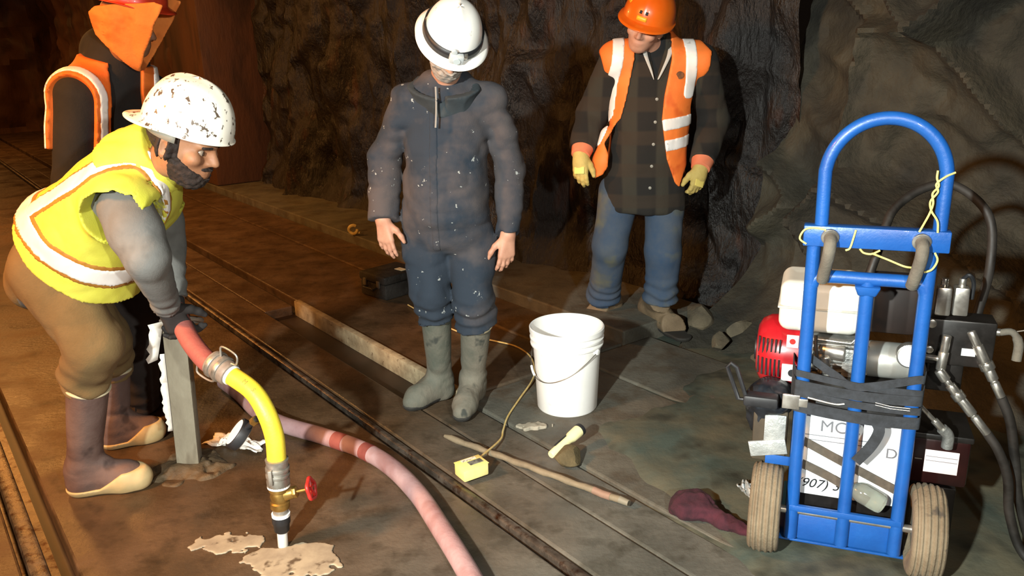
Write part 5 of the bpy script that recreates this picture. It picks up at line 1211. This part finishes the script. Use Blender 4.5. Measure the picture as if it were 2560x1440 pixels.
man_yellow()

# ---- man in orange vest and hood behind (far left)
def man_hood():
    R_ = empty('person', fl(350, 1045), 0, 'man in orange vest and orange hood standing behind the bending man', 'person'); pl = np.array(R_.location)
    o = at(262, 610, 3.40); nk = at(295, 135, 3.38); T = nk - o; Lt = np.linalg.norm(T)
    rows = [(-0.14, 0.165, 0.13, 0.0), (0.0, 0.19, 0.15, 0.0), (0.3, 0.185, 0.155, 0.0), (0.65, 0.195, 0.150, 0.0), (0.82, 0.185, 0.13, -0.01), (0.94, 0.135, 0.115, 0.0), (1.06, 0.105, 0.10, 0.01)]
    fw_ = (0.80, -0.60, 0); tz = Torso(o, T, fw_, torso_table(Lt, rows))
    shn, eln, wrn = at(198, 240, 3.22), at(192, 460, 3.20), at(300, 620, 3.05)
    shf, elf, wrf = at(372, 235, 3.56), at(400, 440, 3.58), at(420, 600, 3.40)
    hpn, knn, ann = at(240, 640, 3.32), at(345, 830, 3.24), at(352, 1000, 3.34)
    hpf, knf, anf = at(300, 640, 3.48), at(372, 830, 3.44), at(372, 970, 3.50)
    A = head_axes((0.96, 0.10, -0.25), (0.22, -0.08, 0.97)); hc = at(318, 66, 3.27)
    H1 = hand_parts(wrn, (0.6, 0.1, -0.8), (0.3, 0.9, 0.2), 0.6); H2 = hand_parts(wrf, (0.3, 0, -1), (0.3, -0.9, 0), 0.6)
    body_mesh(R_, tz, [[(shn, 0.062), (eln, 0.05), (wrn, 0.032)], [(shf, 0.062), (elf, 0.05), (wrf, 0.032)], [(hpn, 0.085), (knn, 0.062), (ann, 0.045)], [(hpf, 0.085), (knf, 0.062), (anf, 0.045)]],
              hc, A, (nk - unit(T) * 0.05, hc - A[:, 2] * 0.05), [(H1, (0.3, 0.9, 0.3)), (H2, (0, 1, 0))], m_skin2, 0.92, h=0.007)
    eyes(R_, hc, A, 0.92)
    mj = mat('black_jacket', '#161412', '#221e1c', 6, 0.9, bump=0.3, bscale=120, bdist=0.003)
    def f(P):
        d = tz.sdf(P)
        for a_, b_, c_ in ((shn, eln, wrn), (shf, elf, wrf)):
            e_ = chain(P, [(a_, 0.092), (b_, 0.080), (c_ + (c_ - b_) * 0.1, 0.058)], 0.03); e_ = np.maximum(e_, cutp(P, c_, c_ - b_)); d = smin(d, e_, 0.035)
        hb = nk - tz.V * 0.09 - unit(T) * 0.02
        d = smin(d, ell(P, hb, (0.10, 0.10, 0.11)), 0.05)
        return d + 0.008 * fold(P, 7, 2.5, (1, 1, 0.7))
    cloth('jacket', R_, f, [o, nk, shn, eln, wrn, shf, elf, wrf], 0.15, 0.009, mj)
    ax_ = unit(eln - shn)
    def vest(P, off=0.0):
        u, v, t = tz.uvt(P); d = tz.sdf(P, 0.018 + off) 
        d = smin(d, np.maximum(rcone(P, shn, eln, 0.112 + off, 0.100 + off), cutp(P, shn + ax_ * 0.62 * np.linalg.norm(eln - shn), ax_) ), 0.05) + 0.006 * fold(P, 7, 9.0)
        arm = rcone(P, shn + np.array([0.0, -0.13, -0.015]) * 1.0, eln + np.array([0.0, -0.13, -0.3]), 0.112, 0.102)
        d = np.maximum(d, -arm)
        d = np.maximum(d, -(np.maximum(np.abs(u - 0.01 + 0.04 * (t / Lt)) - 0.058 - 0.05 * np.clip((Lt - t), 0, 0.35), -v)))
        d = np.maximum(d, np.maximum(0.02 * Lt - t, t - Lt * 0.97))
        return d
    mv = mat('orange_vest', '#e06a20', '#ec7a2c', 5, 0.7, bump=0.3, bscale=200, bdist=0.002, c3='#b84c14', s3=6, t3=(0.6, 0.75))
    vp = [tz.w(a, b, c) for a in (-0.32, 0.26) for b in (-0.2, 0.2) for c in (0, Lt)]
    vs_ = cloth('safety_vest', R_, vest, vp, 0.05, 0.008, mv)
    mt = mat('white_tape', '#e8e0d8')
    def tape(P):
        arm = rcone(P, shn + np.array([0.0, -0.13, -0.015]), eln + np.array([0.0, -0.13, -0.3]), 0.112, 0.102)
        return np.maximum(vest(P, 0.005), np.abs(arm - 0.034) - 0.017)
    cloth('reflective_tape', vs_, tape, vp, 0.05, 0.007, mt)
    def tape2(P):
        u, v, t = tz.uvt(P); return np.maximum(np.maximum(vest(P, 0.005), np.abs(u - 0.115) - 0.02), -v)
    cloth('reflective_tape', vs_, tape2, vp, 0.05, 0.007, mt)
    mo = mat('orange_hood', '#e8782c', '#f08a3c', 5, 0.85, bump=0.35, bscale=120, bdist=0.003, c3='#c05a18', s3=7, t3=(0.58, 0.75))
    prof_ = []
    for px, py in ((240, 26), (250, 82), (290, 128), (334, 178), (346, 184), (352, 168), (392, 84), (424, 10), (404, 2), (320, 4), (258, 10)):
        q = (at(px, py, 3.24) - hc) @ A; prof_.append((q[1], q[2]))
    zb = min(p[1] for p in prof_)
    def fhood(P):
        q = (P - hc.astype(np.float32)) @ A.astype(np.float32)
        w_ = 0.118 * np.sqrt(np.clip((q[:, 2] - zb + 0.006) / 0.20, 0.0, 1.0)) + 0.004
        pd = poly2(q[:, 1], q[:, 2], prof_) + 0.004 * fold(P, 12, 4.0); d = np.maximum(pd, np.abs(q[:, 0]) - w_ + 0.25 * np.maximum(-0.02 - q[:, 1], 0) + 0.006 * fold(P, 9, 2.0))
        pin = np.maximum(poly2(q[:, 1] - 0.035, q[:, 2] - 0.006, prof_), np.abs(q[:, 0]) - w_ + 0.012)
        return np.maximum(d, -np.maximum(pin, -0.05 - (q[:, 1] - 0.0)))
    cloth('orange_hood', R_, fhood, [at(236, 0, 3.24), at(424, 0, 3.24), at(340, 184, 3.24), at(320, -60, 3.24)], 0.15, 0.005, mo)
    hat, W = helmet(at(322, 0, 3.26), A, mat('red_hat', '#b83018', '#c83a1c', 6, 0.35, coat=0.2), R_, 0.118, 0.138, 0.14, 'cap', 0.022, 0.010)
    mt_ = mat('dark_trousers', '#241c18', '#322824', 6, 0.9, bump=0.3, bscale=120, bdist=0.003)
    def ft(P):
        d = np.maximum(tz.sdf(P, -0.004), cutp(P, o + unit(T) * 0.05, T))
        for a_, b_, c_ in ((hpn, knn, ann), (hpf, knf, anf)):
            e_ = chain(P, [(a_, 0.11), (b_, 0.085), (c_, 0.078)], 0.03) + bunch(P, c_, c_ - b_, 0.2, 0.007, 3, 2.0); d = smin(d, e_, 0.04)
        return d + 0.008 * fold(P, 7, 3.0)
    cloth('trousers', R_, ft, [o, hpn, knn, ann, hpf, knf, anf], 0.14, 0.009, mt_)
    mw = mat('dark_boot', '#2a201a', '#3a2c22', 8, 0.7)
    boot(R_, ann + np.array([0, 0, 0.02]), fl(310, 1040), fl(418, 1050), mw, 0.06, 0.052); boot(R_, anf + np.array([0, 0, 0.02]), fl(340, 1005), fl(436, 1000), mw, 0.06, 0.052)
man_hood()

# ---- man in orange hard hat, plaid shirt, jeans (right)
def man_plaid():
    R_ = empty('person', fl(1590, 815), 0, 'man in orange hard hat, open orange vest and plaid shirt by the rock wall', 'person'); pl = np.array(R_.location)
    o = at(1610, 468, 4.30); nk = at(1640, 92, 4.27); T = nk - o; Lt = np.linalg.norm(T)
    rows = [(-0.16, 0.232, 0.150, 0.01), (0.0, 0.215, 0.150, 0.01), (0.25, 0.190, 0.145, 0.015), (0.5, 0.195, 0.148, 0.01), (0.74, 0.205, 0.140, 0.0), (0.88, 0.185, 0.118, -0.005), (0.97, 0.115, 0.09, 0.0), (1.03, 0.075, 0.075, 0.01)]
    tz = Torso(o, T, (-0.06, -1, 0), torso_table(Lt, rows))
    shl, elL, wrL = at(1540, 150, 4.26), at(1480, 285, 4.36), at(1452, 385, 4.18)
    shr, elR, wrR = at(1748, 150, 4.26), at(1785, 300, 4.36), at(1752, 418, 4.16)
    hpL, knL, btL = at(1548, 480, 4.32), at(1525, 615, 4.28), at(1510, 732, 4.46)
    hpR, knR, btR = at(1662, 480, 4.32), at(1658, 630, 4.20), at(1652, 738, 4.24)
    A = head_axes((-0.42, -0.80, -0.40), (0.22, -0.36, 0.92)); bc_ = at(1622, 40, 4.13); hc = bc_ - A[:, 2] * 0.052
    HL = hand_parts(wrL, (-0.05, -0.25, -1), (0.85, -0.5, 0), 0.40, 1.02, 1.0, 0.16, 0.2); HR = hand_parts(wrR, (-0.25, -0.3, -1), (-0.85, -0.5, 0), 0.75, 1.02, 1.0)
    NL, NR = (0.35, 1, 0), (-0.2, 1, 0)
    body_mesh(R_, tz, [[(shl, 0.066), (elL, 0.054), (wrL, 0.032)], [(shr, 0.066), (elR, 0.054), (wrR, 0.032)], [(hpL, 0.085), (knL, 0.062), (btL, 0.045)], [(hpR, 0.085), (knR, 0.062), (btR, 0.045)]],
              hc, A, (nk - unit(T) * 0.06, hc - A[:, 2] * 0.05), [(HL, NL), (HR, NR)], m_skin, h=0.0055)
    eyes(R_, hc, A)
    mp = plaid('dark_plaid', '#1c1814', '#3a3428', '#34281c', 1.9)
    def arms(P):
        d = None
        for a_, b_, c_ in ((shl, elL, wrL), (shr, elR, wrR)):
            e_ = chain(P, [(a_, 0.088), (b_, 0.082), (c_ + (c_ - b_) * 0.1, 0.062)], 0.03); e_ = np.maximum(e_, cutp(P, c_ - (c_ - b_) * 0.12, c_ - b_)); d = e_ if d is None else np.minimum(d, e_)
        return d
    def f(P):
        u, v, t = tz.uvt(P); d = smin(tz.sdf(P), arms(P), kat(P, shl, 0.004, 0.06, 0.2) + kat(P, shr, 0.0, 0.06, 0.2))
        d = d + 0.008 * fold(P, 7, 1.5, (1, 1, 0.6)) + 0.004 * fold(P, 14, 6.0)
        neckv = np.maximum(np.abs(u) - 0.040 * np.clip((t - Lt * 0.74) / (Lt * 0.2), 0, 1), 0.06 - v)
        return np.maximum(d, -np.maximum(neckv, Lt * 0.74 - t))
    sh_ = cloth('plaid_shirt', R_, f, [o - unit(T) * 0.15, nk, shl, elL, wrL, shr, elR, wrR], 0.14, 0.008, mp)
    def fundr(P):
        u, v, t = tz.uvt(P); return np.maximum(tz.sdf(P, -0.014), np.maximum(Lt * 0.70 - t, np.abs(u) - 0.07))
    cloth('undershirt', R_, fundr, [nk], 0.25, 0.008, mat('black_tee', '#141212', rough=0.9))
    for sx in (-1, 1):
        pts = [tz.w(sx * x, v, Lt * t) for x, v, t in ((0.078, 0.075, 0.97), (0.060, 0.115, 0.89), (0.030, 0.143, 0.80), (0.012, 0.150, 0.745))]
        P_ = smooth_path([p - pl for p in pts], 6); V = []; F = []
        for i, p in enumerate(P_):
            wd = 0.030 * (1 - i / len(P_)) + 0.004; V += [p, p + tz.U * sx * -wd * 0.6 - tz.T * wd * 0.2 + tz.V * 0.003, p + tz.U * sx * wd * 0.3]
            if i: k = 3 * i; F += [(k - 3, k - 2, k + 1, k), (k - 1, k - 3, k, k + 2)]
        q_ = new_mesh('collar_lining', V, F, mat('pale_lining', '#b8b4ac', rough=0.9), sh_); s_ = q_.modifiers.new('t', 'SOLIDIFY'); s_.thickness = 0.005
    def fcol(P):
        u, v, t = tz.uvt(P); r = np.hypot(u, v - 0.0) - 0.098 - 0.35 * np.maximum(v, 0) * 0
        d = np.maximum(np.abs(r) - 0.012, np.abs(t - Lt * 0.955 + 0.25 * np.maximum(v, 0)) - 0.04)
        return np.maximum(d, np.where(v > 0, 0.052 - np.abs(u), -1))
    cloth('shirt_collar', sh_, fcol, [nk], 0.2, 0.007, mp)
    for k in range(5):
        b_ = tz.w(0.012, 0.0, Lt * (0.62 - 0.145 * k)); 
        vv = 0.0
        for vv in np.linspace(0.08, 0.2, 60):
            if f((b_ + tz.V * vv)[None].astype(np.float32))[0] > -0.001: break
        p = b_ + tz.V * vv - pl; MB().cyl(p - tz.V * 0.003, p + tz.V * 0.003, 0.008, seg=14).build('button', mat('grey_button', '#8a8478', rough=0.4), sh_, bevel=0.001)
    # vest
    def fr_(pts): return [(tz.pt(at(px, py, 4.12))[0], tz.pt(at(px, py, 4.12))[2]) for px, py in pts]
    pL = fr_([(1500, 128), (1512, 105), (1545, 90), (1590, 88), (1588, 150), (1568, 250), (1555, 300), (1530, 335), (1512, 362), (1522, 388), (1520, 420), (1508, 440), (1486, 452), (1478, 425), (1476, 395), (1490, 355), (1512, 305), (1527, 268), (1518, 200)])
    pR = fr_([(1682, 70), (1720, 72), (1760, 100), (1786, 130), (1778, 178), (1742, 225), (1733, 270), (1740, 340), (1738, 400), (1715, 440), (1702, 475), (1690, 462), (1668, 400), (1655, 300), (1662, 240), (1682, 150)])
    def vhull(P, off):
        d = smin(tz.sdf(P, 0.012 + off), rcone(P, shl, shr, 0.100 + off, 0.100 + off), 0.03)
        fl_ = chain(P, [(tz.w(-0.20, 0.09, Lt * 0.36), 0.05 + off), (tz.w(-0.225, 0.11, Lt * 0.20), 0.055 + off), (tz.w(-0.235, 0.11, Lt * 0.08), 0.05 + off)], 0.03)
        return smin(d, fl_, 0.04) + 0.007 * fold(P, 7, 1.5, (1, 1, 0.6))
    def vest(P, off=0.0):
        u, v, t = tz.uvt(P); d = vhull(P, off); front = np.minimum(poly2(u, t, pL), poly2(u, t, pR)); back = np.maximum(np.maximum(np.abs(u) - 0.225, Lt * 0.1 - t), t - Lt * 0.97)
        return np.maximum(d, np.where(v > -0.01, front, back))
    mv = mat('bright_orange_vest', '#e87028', '#f07c30', 5, 0.7, bump=0.3, bscale=200, bdist=0.002, c3='#cc5418', s3=6, t3=(0.6, 0.75))
    vp = [tz.w(a, b, c) for a in (-0.28, 0.26) for b in (-0.18, 0.19) for c in (-0.02, Lt * 1.0)]
    vs_ = cloth('safety_vest', R_, vest, vp, 0.04, 0.0075, mv)
    mt = mat('white_tape', '#e8e0d8')
    def mk_tape(pts, hw):
        ln = fr_(pts)
        def tp(P):
            u, v, t = tz.uvt(P); return np.maximum(np.maximum(vest(P, 0.005), line2(u, t, ln) - hw), 0.0 - v)
        cloth('reflective_tape', vs_, tp, vp, 0.04, 0.007, mt)
    mk_tape([(1552, 85), (1545, 160), (1532, 215), (1526, 275)], 0.029); mk_tape([(1525, 290), (1505, 330), (1490, 360)], 0.026)
    mk_tape([(1728, 75), (1733, 140), (1732, 195), (1726, 235)], 0.029); mk_tape([(1640, 316), (1745, 303)], 0.029); mk_tape([(1640, 369), (1745, 356)], 0.029)
    e_ = tz.w(0.155, 0, Lt * 0.80); 
    ecp = at(1703, 190, 4.1); q = tz.pt(ecp)
    for vv in np.linspace(0.03, 0.22, 80):
        if vest(tz.w(q[0], vv, q[2])[None].astype(np.float32), 0.0)[0] > 0: break
    p = tz.w(q[0], vv, q[2]) - pl; MB().cyl(p - tz.V * 0.004, p + tz.V * 0.004, 0.019, seg=20).build('round_emblem', mat('brown_print', '#5a3418', '#7a4a22', 60, 0.8), vs_)
    # jeans, boots
    mj = mat('blue_jeans', '#2c4058', '#4a5058', 4, 0.95, bump=0.35, bscale=160, bdist=0.003, c3='#5e5c48', s3=4.5, t3=(0.55, 0.72))
    def ft(P):
        d = np.maximum(tz.sdf(P, -0.015), cutp(P, o + unit(T) * 0.02, T)); d = np.maximum(d, -0.10 * Lt * 1.1 - tz.uvt(P)[2])
        for a_, b_, c_ in ((hpL, knL, btL), (hpR, knR, btR)):
            e_ = chain(P, [(a_, 0.112), (b_, 0.092), (c_, 0.088), (c_ + (c_ - b_) * 0.3, 0.085)], 0.03) + bunch(P, c_, c_ - b_, 0.16, 0.007, 2.6, a_[0] * 7); e_ = np.maximum(e_, cutp(P, c_ + (c_ - b_) * 0.1, c_ - b_)); d = smin(d, e_, 0.02)
        return d + 0.007 * fold(P, 8, 3.5, (1, 1, 0.8))
    cloth('jeans', R_, ft, [o, hpL, knL, btL, hpR, knR, btR], 0.16, 0.008, mj)
    mw = mat('brown_work_boot', '#5c4c38', '#74624a', 8, 0.75, bump=0.3, bscale=80, c3='#343c2c', s3=9); ms_ = mat('dark_sole', '#2c2a26', rough=0.8)
    b1 = boot(R_, btL + np.array([0, 0, -0.03]), fl(1545, 785), fl(1462, 812), mw, 0.06, 0.055, ms_, wid=0.052); b2 = boot(R_, btR + np.array([0, 0, -0.03]), fl(1612, 796), fl(1716, 858), mw, 0.064, 0.058, ms_, wid=0.056)
    # gloves with orange cuffs
    mg = mat('yellow_leather_glove', '#b09850', '#c4ac64', 8, 0.8, bump=0.3, bscale=80, c3='#8a7434', s3=10); mcf = mat('orange_cuff', '#d8744c', '#e08460', 8, 0.8); mpt = mat('yellow_patch', '#e8d070', rough=0.6)
    for H, N, el_, wr_ in ((HL, NL, elL, wrL), (HR, NR, elR, wrR)):
        Hg = H[:4] + (1.32,) + H[5:]
        g_ = cloth('glove', R_, lambda P: smin(hand_sdf(P, Hg, N), rcone(P, wr_ - H[0] * 0.01, wr_ + H[0] * 0.04, 0.036, 0.036), 0.02), [H[-1], H[-1] + H[0] * 0.18], 0.08, 0.005, mg)
        dn = unit(wr_ - el_); AXc = np.array(frame_of(dn))
        MB().lathe([(0.040, 0.012), (0.048, 0.008), (0.062, -0.07), (0.058, -0.072), (0.040, 0.0)], wr_ - pl, ax=AXc, seg=28).build('cuff', mcf, g_)
        D, S = H[0], H[1]; Nn = unit(np.array(N) - D * (np.array(N) @ D)); c_ = wr_ + D * 0.085 - Nn * 0.022 + S * 0.0
        MB().box(c_ - pl, (0.055, 0.036, 0.006), np.array([S, D, np.cross(S, D)])).build('knuckle_patch', mpt, g_, bevel=0.003)
    # hat
    mh = mat('orange_hat', '#d85a10', '#e06818', 6, 0.3, coat=0.3)
    hat, W = helmet(bc_, A, mh, R_, 0.124, 0.145, 0.142, 'cap', 0.046, 0.010)
    def sticker(t, z0, z1, w_, mm, nm):
        V = []; F = []
        for k, tt in enumerate(np.linspace(t - w_ / 2, t + w_ / 2, 8)):
            for z in (z0, z1):
                rr = math.cos(math.asin(min(0.98, z / 0.142))) ** 0.80 * 1.008 + 0.004; V.append(W(0.124 * rr * math.cos(tt), 0.145 * rr * math.sin(tt), z) - pl)
            if k: F.append((2 * k - 2, 2 * k, 2 * k + 1, 2 * k - 1))
        q_ = new_mesh(nm, V, F, mm, hat); s_ = q_.modifiers.new('t', 'SOLIDIFY'); s_.thickness = 0.0012; s_.offset = 1
    my_ = mat('yellow_sticker', '#e8a828', rough=0.4)
    sticker(math.radians(88), 0.012, 0.032, 0.40, my_, 'yellow_sticker'); sticker(math.radians(30), 0.060, 0.095, 0.45, my_, 'yellow_sticker')
    for aa in (82, 96): sticker(math.radians(aa), 0.042, 0.056, 0.10, m_ink2, 'black_emblem')
    def fhair(P):
        q = (P - hc.astype(np.float32)) @ A.astype(np.float32); d = head_sdf(P, hc, A) - 0.006 + 0.003 * vnoise(P * 80)
        return np.maximum(d, np.maximum(q[:, 1] + 0.025, -0.055 - q[:, 2]))
    cloth('hair', R_, fhair, [hc], 0.15, 0.005, mat('grey_hair', '#5a5048', '#6e645a', 40, 0.85))
man_plaid()
